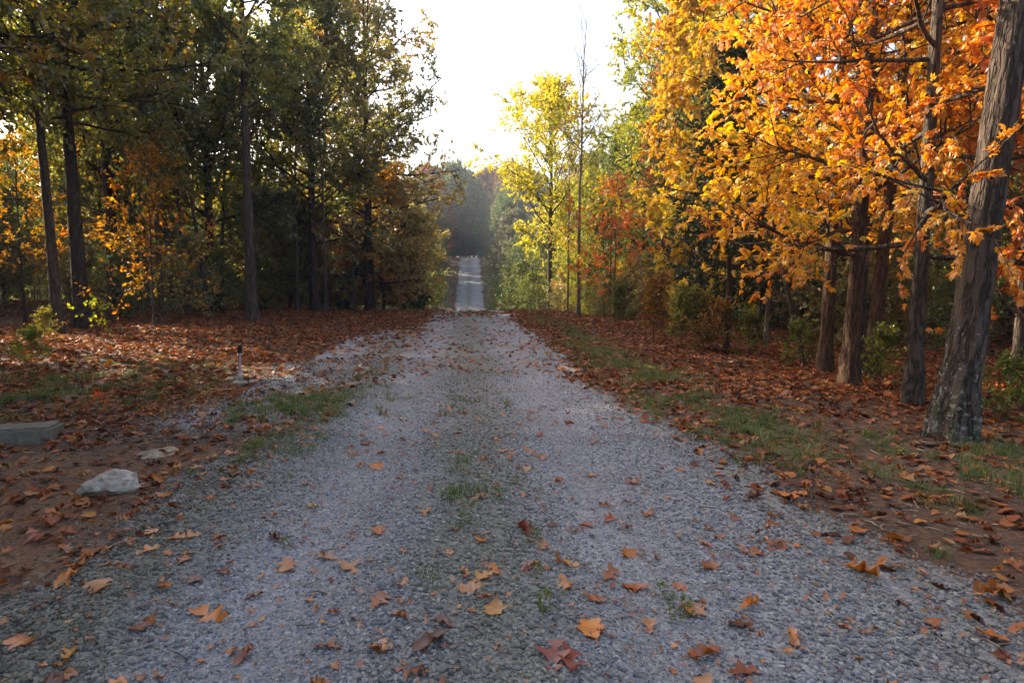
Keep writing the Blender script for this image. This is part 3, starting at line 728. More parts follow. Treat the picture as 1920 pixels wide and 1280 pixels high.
for (px, py, k, s_, lab, t) in [(1160, 618, 'weed_a', .85, 'rounded green weed bush, first on the right verge', (.75, .85, .7)),
                            (1225, 640, 'weed_a', 1.0, 'weed bush with orange and red leaves on the right verge', (1.5, .8, .7)),
                            (1278, 652, 'weed_a', .8, 'yellow-green weed bush next to the orange-red one', (1.1, 1.15, .8)),
                            (1318, 655, 'weed_b', 1.05, 'low yellowing weed bush right of the yellow-green one', (1.2, 1.0, .7)),
                            (1345, 662, 'weed_b', .9, 'reddish weeds at the foot of the pinkish cedar trunk', (1.4, .8, .6)),
                            (1405, 668, 'weed_b', .8, 'dark sparse weeds left of the thin lit sapling', (.8, .9, .6)),
                            (1500, 690, 'weed_b', .7, 'weeds at the foot of the slanting stem', (.8, .95, .6)),
                            (1650, 725, 'weed_b', .7, 'green weeds behind the twin hickory trunks', (.8, 1.0, .6)),
                            (1885, 795, 'weed_b', .6, 'green weeds right of the shagbark trunk', (.8, 1.1, .6))]:
    p = at(px, py)
    plant(k, 'weed_clump', lab, 'plant', p.x, p.y, None, s_, 'weeds on the right verge', t)

# ---- far side of the dip and the hill beyond
ftints = [(1, 1, 1), (.9, 1.0, .95), (1.1, .95, .9)]
far_l = [(-8.2, 50, 'far_a', 'fargrey', .62), (-9.2, 58, 'far_b', 'fargrey', .72), (-10.2, 66, 'far_a', 'fargrey', .78), (-11.0, 75, 'far_b', 'fargreen', .8), (-11.8, 84, 'far_a', 'fargrey', .85), (-12.6, 93, 'far_b', 'farred', .85), (-13.6, 103, 'far_a', 'farred', .85)]
far_l += [(-8.9, 54, 'far_b', 'fargreen', .66), (-9.9, 62, 'far_a', 'fargrey', .72), (-10.8, 70.5, 'far_b', 'olive', .78), (-11.6, 79.5, 'far_a', 'fargrey', .82), (-12.4, 88.5, 'far_b', 'fargreen', .85), (-13.2, 98, 'far_a', 'fargrey', .85), (-12.0, 107, 'far_b', 'farred', .8), (-8.3, 46, 'far_a', 'olive', .58)]
far_r = [(.8, 60, 'far_a', 'fargreen', .55), (.2, 68, 'far_b', 'fargrey', .62), (.2, 77, 'far_a', 'fargrey', .68), (-.2, 86, 'far_b', 'fargreen', .75), (-.4, 95, 'far_a', 'fargreen', .75), (-.8, 104, 'far_b', 'fargrey', .8)]
for x_, y_, k, m_, s_ in far_l:
    plant(k, 'forest_tree', 'grey-brown roadside tree on the left of the far climb', 'tree', x_, y_, None, s_, 'trees left of the far road', random.choice(ftints), m_)
for x_, y_, k, m_, s_ in far_r:
    plant(k, 'forest_tree', 'roadside tree on the right of the far climb', 'tree', x_, y_, None, s_, 'trees right of the far road', random.choice(ftints), m_)
for i in range(34):
    y_ = 40 + 68 * rng.random(); sd_ = -1 if i % 2 else 1
    plant('green_b', 'shrub', 'small shrub on the verge of the far road', 'shrub', float(road_c(y_)) + sd_ * rng.uniform(2.5, 3.7) - (.9 if sd_ < 0 else 0), y_, None, rng.uniform(.35, .75), 'small shrubs on the verges of the far road', rng.choice([(1, 1, 1), (.8, .9, .7), (1.2, 1.0, .8)]), rng.choice(['green', 'oak', 'olive']))
woods((-48, -14), (52, 112), 26, [('far_a', 'fargrey'), ('far_b', 'fargreen'), ('far_b', 'ygreen'), ('far_a', 'farred')], 4.2, 'forest_tree', 'wooded slope tree behind the far left roadside', 'trees on the far left slope', None, (.7, .9), tints=ftints)
woods((4, 42), (58, 112), 26, [('far_a', 'fargrey'), ('far_b', 'fargreen'), ('far_b', 'ygreen'), ('far_a', 'fargreen')], 4.2, 'forest_tree', 'wooded slope tree behind the far right roadside', 'trees on the far right slope', None, (.65, .85), tints=ftints)
woods((-40, 22), (119, 146), 46, [('far_a', 'fargreen'), ('far_b', 'fargreen'), ('far_a', 'ygreen'), ('far_a', 'farred'), ('far_b', 'fargrey')], 3.6, 'forest_tree', 'hazy tree on the hill where the far road ends', 'trees on the hilltop where the road ends', lambda a, b: b > 119 + abs(a + 7) * .2, (.9, 1.2), tints=ftints)
woods((-17, 2), (117.0, 122), 26, ['thicket', ('thicket', 'fargreen'), ('thicket', 'farred')], 1.5, 'shrub', 'growth at the end of the far road', 'bushes at the end of the far road', None, (.75, 1.1))
plant('far_a', 'forest_tree', 'tree with a sunlit orange crown at the left of the far hilltop', 'tree', -14.5, 112, 0, 1.0, None, (1.5, 1.1, .7), 'farred')

# ------------------------------------------------------------------ near right: hickories with large leaves
COMP = [compound(s) for s in (1, 2, 3)]
def near_tree(seed, name, label, x, y, mat, bark, leafsize, comp_parts, rz=0, tilt=(0, 0), extra=(), hires=True, group=None, **kw):
    rng_, paths, tw, pos, d, cl = grow(seed, **kw)
    z0 = float(terrain(x, y)) - .02
    root = thing(name, label, 'tree', (x, y, z0), rz, group, tilt)
    mw = Matrix.LocRotScale(Vector((x, y, z0)), Euler((tilt[0], tilt[1], rz)), None)
    sds = 40
    # shaggy trunk: dense rings, ridged outline
    TP, TR, _ = paths[0]
    s_ = np.concatenate([[0], np.cumsum(np.linalg.norm(np.diff(TP, axis=0), axis=1))])
    nn = int(s_[-1] / .07)
    q = np.linspace(0, s_[-1], nn)
    TPi = np.stack([np.interp(q, s_, TP[:, k]) for k in range(3)], 1)
    TRi = np.interp(q, s_, TR)
    a = np.arange(sds) * 2 * math.pi / sds
    ca, qq = np.meshgrid(np.arange(sds), q)
    rid = np.abs(vn(ca * .48, qq * 1.7, seed) - .5) * 2
    rid2 = vn(ca * .9, qq * 3.5, seed + 5)
    flute = np.cos(a * 3 + seed)[None] * np.exp(-qq / .55) * .18 + np.cos(a * 5 + seed * 2)[None] * np.exp(-qq / .4) * .18
    RRr = TRi[:, None] * (1 + .22 * (rid - .5) + .10 * (rid2 - .5) + flute)
    RRr[:, -1] = RRr[:, 0] * .5 + RRr[:, -1] * .5
    V, F = tubes([(TPi, RRr, sds)])
    link('trunk', mesh('trunk', V, F, [M[bark]], None, True), root)
    rest = paths[1:] + [(np.array([p_, (p_ + q_) / 2, q_]), np.array([.006, .005, .003]), 4) for p_, q_ in tw]
    if rest:
        V, F = tubes(rest)
        link('limbs', mesh('limbs', V, F, [M[bark]], None, True), root)
    if len(pos):
        fr = frames(rng_, d, 1.5, .9, .35)
        wp = np.array([mw @ Vector(p_) for p_ in pos])
        # leaves that show largest become parts of their own
        dist = np.linalg.norm(wp - np.array([0, 0, CAM_H]), axis=1)
        u_ = wp[:, 0] / np.maximum(wp[:, 1], .1); v_ = (wp[:, 2] - CAM_H) / np.maximum(wp[:, 1], .1)
        vis = (np.abs(u_) < .82) & (v_ < .46) & (wp[:, 1] > 1)
        order = np.argsort(dist + 1e3 * (~vis))
        single = np.zeros(len(pos), bool)
        single[order[:comp_parts]] = True
        single &= vis
        var = rng_.integers(0, 3, len(pos))
        vv = np.clip(cl + .30 * rng_.random(len(pos)), 0, 1)
        tmpl = []
        for k in range(3):
            for b_ in range(5):
                tv, tf = COMP[k]
                tmpl.append(mesh('leaf', tv, tf, [M[mat]], {'v': np.full(len(tv), (b_ + .5) / 5 * .95)}))
        for i in np.nonzero(single)[0]:
            o = link('leaf', tmpl[var[i] * 5 + min(4, int(vv[i] * 5))], root)
            sz = leafsize * (.7 + .5 * rng_.random())
            o.matrix_local = Matrix.Translation(Vector(pos[i])) @ Matrix([list(r_) for r_ in fr[i].T]).to_4x4() @ Matrix.Scale(sz, 4)
        allv, allf, att, off = [], [], [], 0
        for k in range(3):
            ix = np.nonzero((~single) & (var == k))[0]
            if not len(ix): continue
            tv, tf = COMP[k]
            sz = leafsize * (.7 + .5 * rng_.random(len(ix)))
            Vv = pos[ix][:, None] + np.einsum('kj,njm->nkm', tv, fr[ix]) * sz[:, None, None]
            allv.append(Vv.reshape(-1, 3))
            allf.append((tf[None] + (np.arange(len(ix)) * len(tv))[:, None, None]).reshape(-1, 3) + off)
            att.append(np.repeat(vv[ix], len(tv))); off += len(ix) * len(tv)
        if allv:
            c = link('foliage', mesh('foliage', np.concatenate(allv), np.concatenate(allf), [M[mat]], {'v': np.concatenate(att)}), root)
            c['kind'] = 'stuff'
    return root

PI = math.pi
p = at(1785, 822)
near_tree(41, 'hickory_tree', 'thick shagbark trunk with pale lichen at its foot, nearest on the right', p.x, p.y, 'orange', 'bark_hick', .068, 60,
          tilt=(0, .078), H=13, r0=.148, cb=.42, RR=3.0, nl=20, ns=7, nt=5, lpt=10, prof='column', up=.2, wig=.012, bias=(0, .4))
p = at(1592, 722)
near_tree(42, 'hickory_tree', 'rough hickory with a sunlit left edge, front one of the twin trunks', p.x, p.y, 'orange', 'bark_red', .062, 300,
          tilt=(0, .012), H=10.5, r0=.106, cb=.16, RR=2.2, nl=32, ns=7, nt=5, lpt=10, prof='spread', up=-.02, wig=.015, bend=.015, bias=(PI, .5))
p = at(1630, 705)
near_tree(43, 'hickory_tree', 'right-leaning hickory just behind the front twin trunk', p.x, p.y, 'orange', 'bark_red', .062, 200,
          tilt=(0, .055), H=10, r0=.105, cb=.26, RR=2.6, nl=26, ns=8, nt=5, lpt=10, prof='spread', up=.05, wig=.015, bias=(PI * 1.2, .3))
p = at(1546, 698)
near_tree(44, 'hickory_tree', 'round smooth-barked hickory left of the twin trunks', p.x, p.y, 'orange', 'bark_red', .062, 300,
          tilt=(0, .005), H=10, r0=.1, cb=.19, RR=2.2, nl=32, ns=7, nt=5, lpt=10, prof='spread', up=.0, wig=.012, bend=.02, bias=(PI * .95, .5))
p = at(1710, 757)
near_tree(45, 'hickory_tree', 'slim straight dark trunk between the twin trunks and the shagbark', p.x, p.y, 'rust', 'bark', .058, 300,
          tilt=(0, .0), H=9.5, r0=.085, cb=.16, RR=2.1, nl=36, ns=7, nt=5, lpt=10, prof='spread', up=-.05, wig=.012, bend=.01, bias=(PI * 1.35, .35))
near_tree(46, 'hickory_tree', 'small leaning tree at the right picture edge behind the shagbark', 5.6, 6.9, 'rust', 'bark_red', .07, 120,
          tilt=(0, .12), H=6.5, r0=.06, cb=.10, RR=2.2, nl=30, ns=7, nt=5, lpt=10, prof='round', up=.1, wig=.03)
near_tree(47, 'hickory_tree', 'tree with hanging yellow-green boughs near the weed bushes', 5.0, 17.0, 'gold', 'bark_dark', .085, 200,
          tilt=(0, -.01), H=9, r0=.075, cb=.11, RR=1.5, nl=26, ns=7, nt=5, lpt=10, prof='column', up=-.1, wig=.02, bend=.0, bias=(PI, .45))
near_tree(48, 'hickory_tree', 'orange-crowned tree behind the round hickory', 6.8, 12.5, 'gold', 'bark_dark', .068, 60,
          H=10.5, r0=.11, cb=.24, RR=2.9, nl=32, ns=8, nt=5, lpt=10, prof='spread', up=.1, bias=(PI, .3))
near_tree(49, 'hickory_tree', 'orange-crowned tree deep behind the slim dark trunk', 7.4, 9.2, 'rust', 'bark_dark', .068, 60,
          H=10, r0=.11, cb=.22, RR=3.0, nl=32, ns=8, nt=5, lpt=10, prof='spread', up=.05, bias=(PI, .2))
near_tree(50, 'hickory_tree', 'golden-orange tree whose crown reaches furthest towards the road', 7.0, 15.6, 'gold', 'bark_dark', .066, 200,
          H=11.5, r0=.12, cb=.28, RR=3.1, nl=32, ns=7, nt=5, lpt=10, prof='spread', up=.08, bias=(PI, .4))
# thin stems
p = at(1434, 655)
near_tree(51, 'sapling_tree', 'thin straight sapling with a bright sunlit left side', p.x, p.y, 'orange', 'bark_pale', .14, 40, tilt=(0, .03),
          H=6, r0=.045, cb=.42, RR=1.5, nl=12, ns=4, nt=3, lpt=3, prof='round', up=.2, wig=.01)
p = at(1508, 682)
near_tree(52, 'sapling_tree', 'slanting mossy stem leaning left in front of the round hickory', p.x, p.y, 'orange', 'bark', .14, 10, tilt=(0, -.26),
          H=4.2, r0=.045, cb=.6, RR=.9, nl=6, ns=3, nt=2, lpt=2, prof='round', up=.4, wig=.015)
p = at(1618, 700)
near_tree(53, 'sapling_tree', 'pale thin sapling slanting right behind the twin trunks', p.x + .25, p.y + 1.2, 'orange', 'bark_pale', .14, 10, tilt=(0, .2),
          H=4.2, r0=.03, cb=.5, RR=1.0, nl=8, ns=3, nt=2, lpt=2, prof='round', up=.4, wig=.02)

# ------------------------------------------------------------------ scattered ground cover
def lib(name, meshes):
    c = bpy.data.collections.new(name)
    for i, me in enumerate(meshes):
        o = bpy.data.objects.new('%s_%02d' % (name, i), me); c.objects.link(o)
    return c

def scatter(name, label, P, rot, scl, idx, coll):
    me = bpy.data.meshes.new(name)
    me.vertices.add(len(P)); me.vertices.foreach_set('co', np.asarray(P, np.float32).ravel())
    for k, ty, arr, key in (('rot', 'FLOAT_VECTOR', rot, 'vector'), ('scl', 'FLOAT', scl, 'value'), ('pick', 'INT', idx, 'value')):
        a = me.attributes.new(k, ty, 'POINT')
        a.data.foreach_set(key, np.asarray(arr, np.int32 if ty == 'INT' else np.float32).ravel())
    o = link(name, me)
    tag(o, label, kind='stuff')
    g = bpy.data.node_groups.new(name, 'GeometryNodeTree')
    g.interface.new_socket('Geometry', in_out='INPUT', socket_type='NodeSocketGeometry')
    g.interface.new_socket('Geometry', in_out='OUTPUT', socket_type='NodeSocketGeometry')
    N, L = g.nodes, g.links
    gi, go = N.new('NodeGroupInput'), N.new('NodeGroupOutput')
    iop = N.new('GeometryNodeInstanceOnPoints'); ci = N.new('GeometryNodeCollectionInfo')
    ci.inputs['Collection'].default_value = coll
    ci.inputs['Separate Children'].default_value = True
    ci.inputs['Reset Children'].default_value = True
    L.new(gi.outputs[0], iop.inputs['Points']); L.new(ci.outputs[0], iop.inputs['Instance'])
    iop.inputs['Pick Instance'].default_value = True
    def na(k, ty):
        q = N.new('GeometryNodeInputNamedAttribute'); q.data_type = ty; q.inputs['Name'].default_value = k
        return q.outputs['Attribute']
    e = N.new('FunctionNodeEulerToRotation'); L.new(na('rot', 'FLOAT_VECTOR'), e.inputs[0]); L.new(e.outputs[0], iop.inputs['Rotation'])
    L.new(na('scl', 'FLOAT'), iop.inputs['Scale']); L.new(na('pick', 'INT'), iop.inputs['Instance Index'])
    L.new(iop.outputs[0], go.inputs[0])
    md = o.modifiers.new('scatter', 'NODES'); md.node_group = g
    return o

rg = np.random.default_rng(77)
def slope_rot(n, tilt):
    return np.stack([rg.normal(0, tilt, n), rg.normal(0, tilt, n), rg.uniform(0, 6.283, n)], 1)

def surf(x, y):
    hw_ = 1.55 + .4 * (1 - ss(2.5, 9, y))
    return terrain(x, y) + .014 * (np.abs(np.asarray(x) - road_c(y)) < hw_ - .1)
# stones
def stone(seed, sub=1):
    import bmesh
    b = bmesh.new(); bmesh.ops.create_icosphere(b, subdivisions=sub, radius=.5)
    r_ = np.random.default_rng(seed)
    sx, sy, sz = r_.uniform(.8, 1.25), r_.uniform(.6, 1.0), r_.uniform(.45, .75)
    pl = [(unit(r_.normal(0, 1, 3)), r_.uniform(.27, .42)) for _ in range(7)]
    for v in b.verts:
        c = np.array(v.co)
        for nn_, dd in pl:
            k = c @ nn_ - dd
            if k > 0: c = c - nn_ * k
        c = c * (1 + r_.normal(0, .04))
        v.co = (c[0] * sx, c[1] * sy, c[2] * sz)
    return b
def bm_mesh(name, b, mats, smooth=False):
    me = bpy.data.meshes.new(name); b.to_mesh(me); b.free()
    for m_ in mats: me.materials.append(m_)
    for p_ in me.polygons: p_.use_smooth = smooth
    return me
stones = lib('stone_kinds', [bm_mesh('stone', stone(i), [M['pebble']]) for i in range(8)])
def gravel_points(n, y0, y1, x0, x1, keep, smin, smax):
    yy = y0 + (y1 - y0) * rg.random(n) ** 1.35
    xx = rg.uniform(x0, x1, n) * np.clip((yy + .8) / (y1 * .62), .25, 1) + road_c(yy) * .5
    k = (rg.random(n) < ss(.12, .6, gravel_mask(xx, yy) + .14 * rg.normal(size=n)) * keep + .035 * (np.abs(xx - road_c(yy)) < 4)) & (np.abs(xx) < yy * .86 + .9)
    xx, yy = xx[k], yy[k]
    sc = smin + (smax - smin) * rg.random(len(xx)) ** 2.6
    sc = np.where(rg.random(len(sc)) < .006, sc * 1.7, sc)
    sc = sc * (1 - .42 * np.exp(-((np.abs(xx - road_c(yy)) - .80) / .34) ** 2))
    return xx, yy, sc
xs_, ys_, sc_ = [], [], []
for args in ((150000, 1.7, 5.5, -4.2, 4.2, 1, .008, .034), (60000, 5.2, 11, -5, 4, .8, .012, .036)):
    a_, b_, c_ = gravel_points(*args); xs_.append(a_); ys_.append(b_); sc_.append(c_)
xs_, ys_, sc_ = map(np.concatenate, (xs_, ys_, sc_))
scatter('gravel', 'loose crushed gravel covering the road surface', np.stack([xs_, ys_, surf(xs_, ys_) + sc_ * .12], 1), slope_rot(len(xs_), .35), sc_, rg.integers(0, 8, len(xs_)), stones)

# fallen oak leaves
def oak_leaf(seed, lobes=4, mat='fall', rows=13):
    r_ = np.random.default_rng(seed)
    t = np.linspace(0, 1, rows)
    env = .40 * np.sin(np.pi * np.clip(t * .92 + .06, 0, 1)) ** .75 * (.75 + .45 * t)
    amp = r_.uniform(.08, .46); nl_ = r_.uniform(2.2, 2.9)
    def side():
        ph = r_.uniform(0, .8)
        q = (1 - amp) + amp * np.sin(2 * np.pi * nl_ * t + ph + r_.normal(0, .25, rows))
        q = q * (1 + r_.normal(0, .08, rows)); q[-1] = .06; q[0] = .15
        return q
    l1, l2 = side(), side()
    w1 = 1.15 * env * l1; w2 = 1.15 * env * l2
    sweep = .05 * (l1 + l2 - 1.2)
    yc = np.cumsum(r_.normal(0, .012, rows))
    c1, c2, tw_ = r_.normal(.3, .42), r_.normal(.15, .35), r_.normal(0, .45)
    V = []
    for i in range(rows):
        for s_, w_ in ((-1, w1[i]), (0, 0), (1, w2[i])):
            x_ = t[i] - .5 + (sweep[i] if s_ else 0); y_ = yc[i] + s_ * w_
            z_ = c1 * y_ * y_ * 1.9 + c2 * x_ * x_ * .9 + tw_ * x_ * y_ + (0 if s_ else -.02) + r_.normal(0, .009)
            V.append((x_, y_, z_))
    V = np.array(V); V[:, 2] += .09 * (vn(V[:, 0] * 4.5 + seed, V[:, 1] * 5.5, seed) - .5) + .05 * (vn(V[:, 0] * 11, V[:, 1] * 11 + seed, seed + 1) - .5)
    V[:, 2] -= np.percentile(V[:, 2], 12)
    F = []
    for i in range(rows - 1):
        for k in (0, 1):
            a_ = i * 3 + k; F.append((a_, a_ + 1, a_ + 4, a_ + 3))
    F = np.array(F)
    st = np.array([(-.5, yc[0] - .012, V[1, 2]), (-.5, yc[0] + .012, V[1, 2]), (-.78, yc[0] + .05, V[1, 2] + .05), (-.78, yc[0] + .035, V[1, 2] + .05)])
    F = np.concatenate([F, np.array([[0, 1, 2, 3]]) + len(V)]); V = np.concatenate([V, st])
    return mesh('fallen_leaf', V, F, [M[mat]], None, True)

def curled_leaf(seed, mat='fall'):
    """a dry leaf rolled along its midrib"""
    me = oak_leaf(seed, mat=mat)
    n = len(me.vertices); co = np.empty(n * 3, np.float32); me.vertices.foreach_get('co', co); co = co.reshape(-1, 3)
    r_ = np.random.default_rng(seed + 900)
    a_ = co[:, 1] * r_.uniform(4.5, 7.5); rr = .17
    co[:, 2] = rr * (1 - np.cos(a_)) * .9 + co[:, 2] * .3 + .35 * np.clip(co[:, 0], 0, 1) ** 2; co[:, 1] = rr * np.sin(a_)
    co[:, 2] -= np.percentile(co[:, 2], 8)
    me.vertices.foreach_set('co', co.ravel()); me.update()
    return me

flat_l = [oak_leaf(200 + i) for i in range(9)]
curl_l = [curled_leaf(300 + i) for i in range(5)]
LEAFM = flat_l + curl_l
lit_lib = lib('litter_kinds', [oak_leaf(400 + i, mat='litter', rows=9) for i in range(7)] + [curled_leaf(430 + i, 'litter') for i in range(3)])

def litter_density(x, y):
    g = gravel_mask(x, y); gr = grass_mask(x, y); d = dirt_mask(x, y); dr = x - road_c(y)
    n = fbm(x * .9, y * .7, 131)
    a = (1 - g) * (.35 + .9 * n) * (1 - .55 * gr) * (1 - .6 * d)
    near = ss(24.5, 21.5, y) * 0
    crest = ss(19, 23, y) * (1 - ss(27.5, 29, y)) * .35 * ss(.45, .6, n)
    a = a * (1 - .30 * ss(1.0, 1.6, dr) * (1 - ss(6, 10.5, y)))
    rim = np.exp(-((dr - 1.95) / .3) ** 2) * .35
    return np.clip(a + crest * g + rim * (1 - .6 * g) , 0, 1)
LP, LS = [], []
for n_, x0, x1, y0, y1, s0, s1 in ((17000, -7, 6, 2.2, 9, .05, .105), (54000, -13, 9, 7.5, 21, .065, .125), (34000, -13, 8, 19, 31, .09, .16), (16000, -16, 14, 28, 100, .12, .24), (16000, 4, 16, 5, 24, .08, .14), (12000, -26, -10, 8, 30, .08, .14)):
    xx = rg.uniform(x0, x1, n_); yy = rg.uniform(y0, y1, n_)
    k = (rg.random(n_) < litter_density(xx, yy)) & (np.abs(xx) < yy * .84 + 1)
    LP.append(np.stack([xx[k], yy[k]], 1)); LS.append(rg.uniform(s0, s1, k.sum()))
LP = np.concatenate(LP); LS = np.concatenate(LS)
scatter('leaf_litter', 'rust brown leaf litter carpeting the verges and woodland floor', np.stack([LP[:, 0], LP[:, 1], terrain(LP[:, 0], LP[:, 1]) + .008 + .012 * rg.random(len(LP))], 1), slope_rot(len(LP), .24), LS, rg.integers(0, 10, len(LP)), lit_lib)

# single leaves: first the ones one can point to, then the rest by size in view
HERO = [(808, 1215, 1, .21, 'big dark brown leaf folded like a tent at the bottom centre of the road'),
        (835, 1178, 1, .13, 'small dark curled leaf just above the tent-folded brown leaf'),
        (1040, 1240, 0, .20, 'red-brown lobed leaf at the bottom edge, left one of a touching pair'),
        (1078, 1252, 0, .17, 'red-brown lobed leaf at the bottom edge, right one of a touching pair'),
        (1108, 1190, 0, .16, 'bright orange deep-lobed leaf right of the grassy tuft near the bottom'),
        (1322, 1236, 1, .17, 'dark orange curled leaf at the lower right of the road'),
        (1300, 1152, 0, .17, 'large tan-orange oak leaf beside a green weed on the right track'),
        (1388, 1180, 0, .14, 'pale brown skeletal oak leaf right of the tan-orange one'),
        (1405, 1143, 1, .14, 'rolled orange leaf lying alone on the right wheel track'),
        (1218, 1180, 0, .11, 'small orange star-shaped leaf between the bright lobed and tan-orange leaves'),
        (1330, 1068, 0, .13, 'broad brown leaf lying flat on the right wheel track'),
        (1180, 1045, 0, .13, 'orange oak leaf with pointed lobes on the centre strip'),
        (1145, 1088, 0, .14, 'dark orange leaf, left of a pair below the pointed-lobed one'),
        (1187, 1108, 0, .15, 'dark orange leaf, right of a pair below the pointed-lobed one'),
        (1060, 1062, 0, .15, 'amber leaf with wavy edges on the centre strip'),
        (928, 1150, 0, .14, 'square-looking amber leaf above the bottom centre'),
        (880, 1110, 0, .14, 'pale orange leaf at the lower left of a cluster of five'),
        (903, 1090, 0, .13, 'yellowish leaf in the middle of a cluster of five'),
        (930, 1078, 0, .12, 'orange leaf at the upper right of a cluster of five'),
        (872, 1080, 1, .09, 'pale tan curled leaf at the upper left of a cluster of five'),
        (910, 1128, 1, .09, 'small brown leaf at the bottom of a cluster of five'),
        (983, 1000, 1, .19, 'long red-brown rolled leaf in the upper centre pile'),
        (905, 1020, 0, .13, 'dull yellow leaf left of the upper centre pile'),
        (1018, 1030, 0, .11, 'faded orange leaf on green tufts of the centre strip'),
        (710, 1135, 0, .14, 'rust leaf alone on the left wheel track near the bottom'),
        (617, 1222, 0, .13, 'brown cross-shaped oak leaf at the lower left of the track'),
        (612, 1053, 0, .13, 'flat tan-orange oak leaf on the left wheel track'),
        (655, 1072, 0, .17, 'broken brown oak leaf right of the flat tan-orange one'),
        (540, 1068, 0, .17, 'tan and orange leaf at the left edge of the wheel track'),
        (518, 1016, 1, .13, 'orange leaf leaning on a dark curled one, left of the track'),
        (710, 1003, 0, .14, 'orange leaf with shallow lobes on the left track'),
        (800, 966, 0, .13, 'long faded orange leaf on the left track, upper middle'),
        (708, 880, 0, .15, 'orange leaf at the left track edge below the grass'),
        (1415, 938, 1, .19, 'long dark curled leaf on the right gravel edge near the stick'),
        (1478, 936, 0, .17, 'orange star-shaped leaf left of the grey stick'),
        (1120, 1132, 0, .10, 'small rust leaf low on the centre strip'),
        (272, 1180, 0, .19, 'long rusty leaf on the dark gravel at the lower left'),
        (400, 1160, 0, .19, 'long narrow orange-brown leaf at the left of the gravel'),
        (125, 1095, 1, .22, 'upright bright orange curled leaf at the lower left corner'),
        (185, 1110, 0, .24, 'pale orange oak leaf beside the upright bright orange one'),
        (70, 1015, 0, .26, 'large dark red round leaf on the dirt at the far left'),
        (135, 1235, 1, .20, 'golden brown curled leaf in the lower left corner'),
        (1860, 1120, 1, .22, 'long orange leaf on the gravel edge at the far right'),
        (1620, 1080, 1, .19, 'thin rolled orange leaf at the right edge of the gravel'),
        (1215, 910 + 60, 0, .10, 'small rust leaf in the middle of the right track')]
def dead_leaf(x_, y_, me, sz, label, group, rz=None, tint=None):
    o = link('fallen_leaf', me)
    o.location = (x_, y_, float(terrain(x_, y_)) + .022)
    o.rotation_euler = (random.gauss(0, .12), random.gauss(0, .12), random.uniform(0, 6.28) if rz is None else rz)
    o.scale = (sz,) * 3
    return tag(o, label, 'leaf', group)
HUE = [(('dark brown', 'dark curled', 'skeletal'), (.15, .055, .025)), (('dark red', 'red-brown'), (.30, .06, .03)), (('tan', 'pale', 'faded'), (.46, .21, .08)), (('yellow', 'golden', 'amber'), (.52, .24, .045)),
       (('bright orange',), (.62, .22, .035)), (('rust', 'dark orange'), (.36, .11, .03)), (('orange',), (.52, .18, .035)), (('brown',), (.30, .11, .04)), (('dark',), (.16, .06, .03))]
def leaf_hue(label):
    for words_, c in HUE:
        if any(w_ in label for w_ in words_):
            key = 'fall ' + words_[0]
            if key not in M: M[key] = leaf_mat('dry leaf ' + words_[0], [(0, tuple(v * .82 for v in c)), (1, tuple(v * 1.15 for v in c))], .22, .06, 'random', gain=1.1, trough=.42)
            return M[key]
taken = []
for (px, py, cu, sz, lab) in HERO:
    p = at(px, py)
    hl_ = dead_leaf(p.x, p.y, random.choice(curl_l if cu else flat_l), sz * (.62 if p.x < -1.35 and p.y < 3.6 else .82), lab, 'fallen leaves on the gravel road')
    m_ = leaf_hue(lab)
    if m_:
        hl_.material_slots[0].link = 'OBJECT'; hl_.material_slots[0].material = m_
    taken.append((p.x, p.y))
n_ = 1500
yy = 1.9 + 12.5 * rg.random(n_) ** 1.25; xx = rg.uniform(-1, 1, n_) * (yy * .55 + 1.2) + road_c(yy)
gm = gravel_mask(xx, yy); cl_ = fbm(xx * 1.4, yy * 1.0, 161)
k = (gm > .22) & (rg.random(n_) < .28 + 1.5 * ss(.45, .75, cl_) + .5 * ss(-.7, -1.3, xx - road_c(yy))) & (np.abs(xx) < yy * .83 + .6)
xx, yy, gm = xx[k], yy[k], gm[k]
o_ = np.argsort(np.hypot(xx, yy)); xx, yy = xx[o_], yy[o_]
nsing = 0; RP = []
for x_, y_ in zip(xx, yy):
    if any((x_ - a) ** 2 + (y_ - b) ** 2 < .018 for a, b in taken): continue
    dr_ = x_ - float(road_c(y_))
    if nsing < 250:
        zone = 'left edge of the gravel' if dr_ < -1.1 else 'left wheel track' if dr_ < -.4 else 'centre strip' if dr_ < .45 else 'right wheel track' if dr_ < 1.25 else 'right edge of the gravel'
        cu = random.random() < .4
        dead_leaf(x_, y_, random.choice(curl_l if cu else flat_l), random.uniform(.04, .112), ('small curled dry leaf lying on the ' if cu else 'small flat dry oak leaf lying on the ') + zone, ('curled' if cu else 'flat') + ' dry leaves on the ' + zone)
        nsing += 1
    else: RP.append((x_, y_))
# crumbs of leaf on the gravel
n_ = 9000
yy = 2 + 22 * rg.random(n_) ** 1.2; xx = rg.uniform(-1, 1, n_) * (yy * .3 + 1.8) + road_c(yy)
k = (gravel_mask(xx, yy) > .3) & (rg.random(n_) < .2 + fbm(xx * 1.4, yy, 161))
RP = np.concatenate([np.array(RP).reshape(-1, 2), np.stack([xx[k], yy[k]], 1)])
scatter('leaf_crumbs', 'leaf fragments and small leaves strewn over the gravel', np.stack([RP[:, 0], RP[:, 1], terrain(RP[:, 0], RP[:, 1]) + .024], 1), slope_rot(len(RP), .3), np.where(RP[:, 1] > 9, rg.uniform(.04, .12, len(RP)), rg.uniform(.012, .04, len(RP))), rg.integers(0, 14, len(RP)), lib('crumb_kinds', LEAFM))

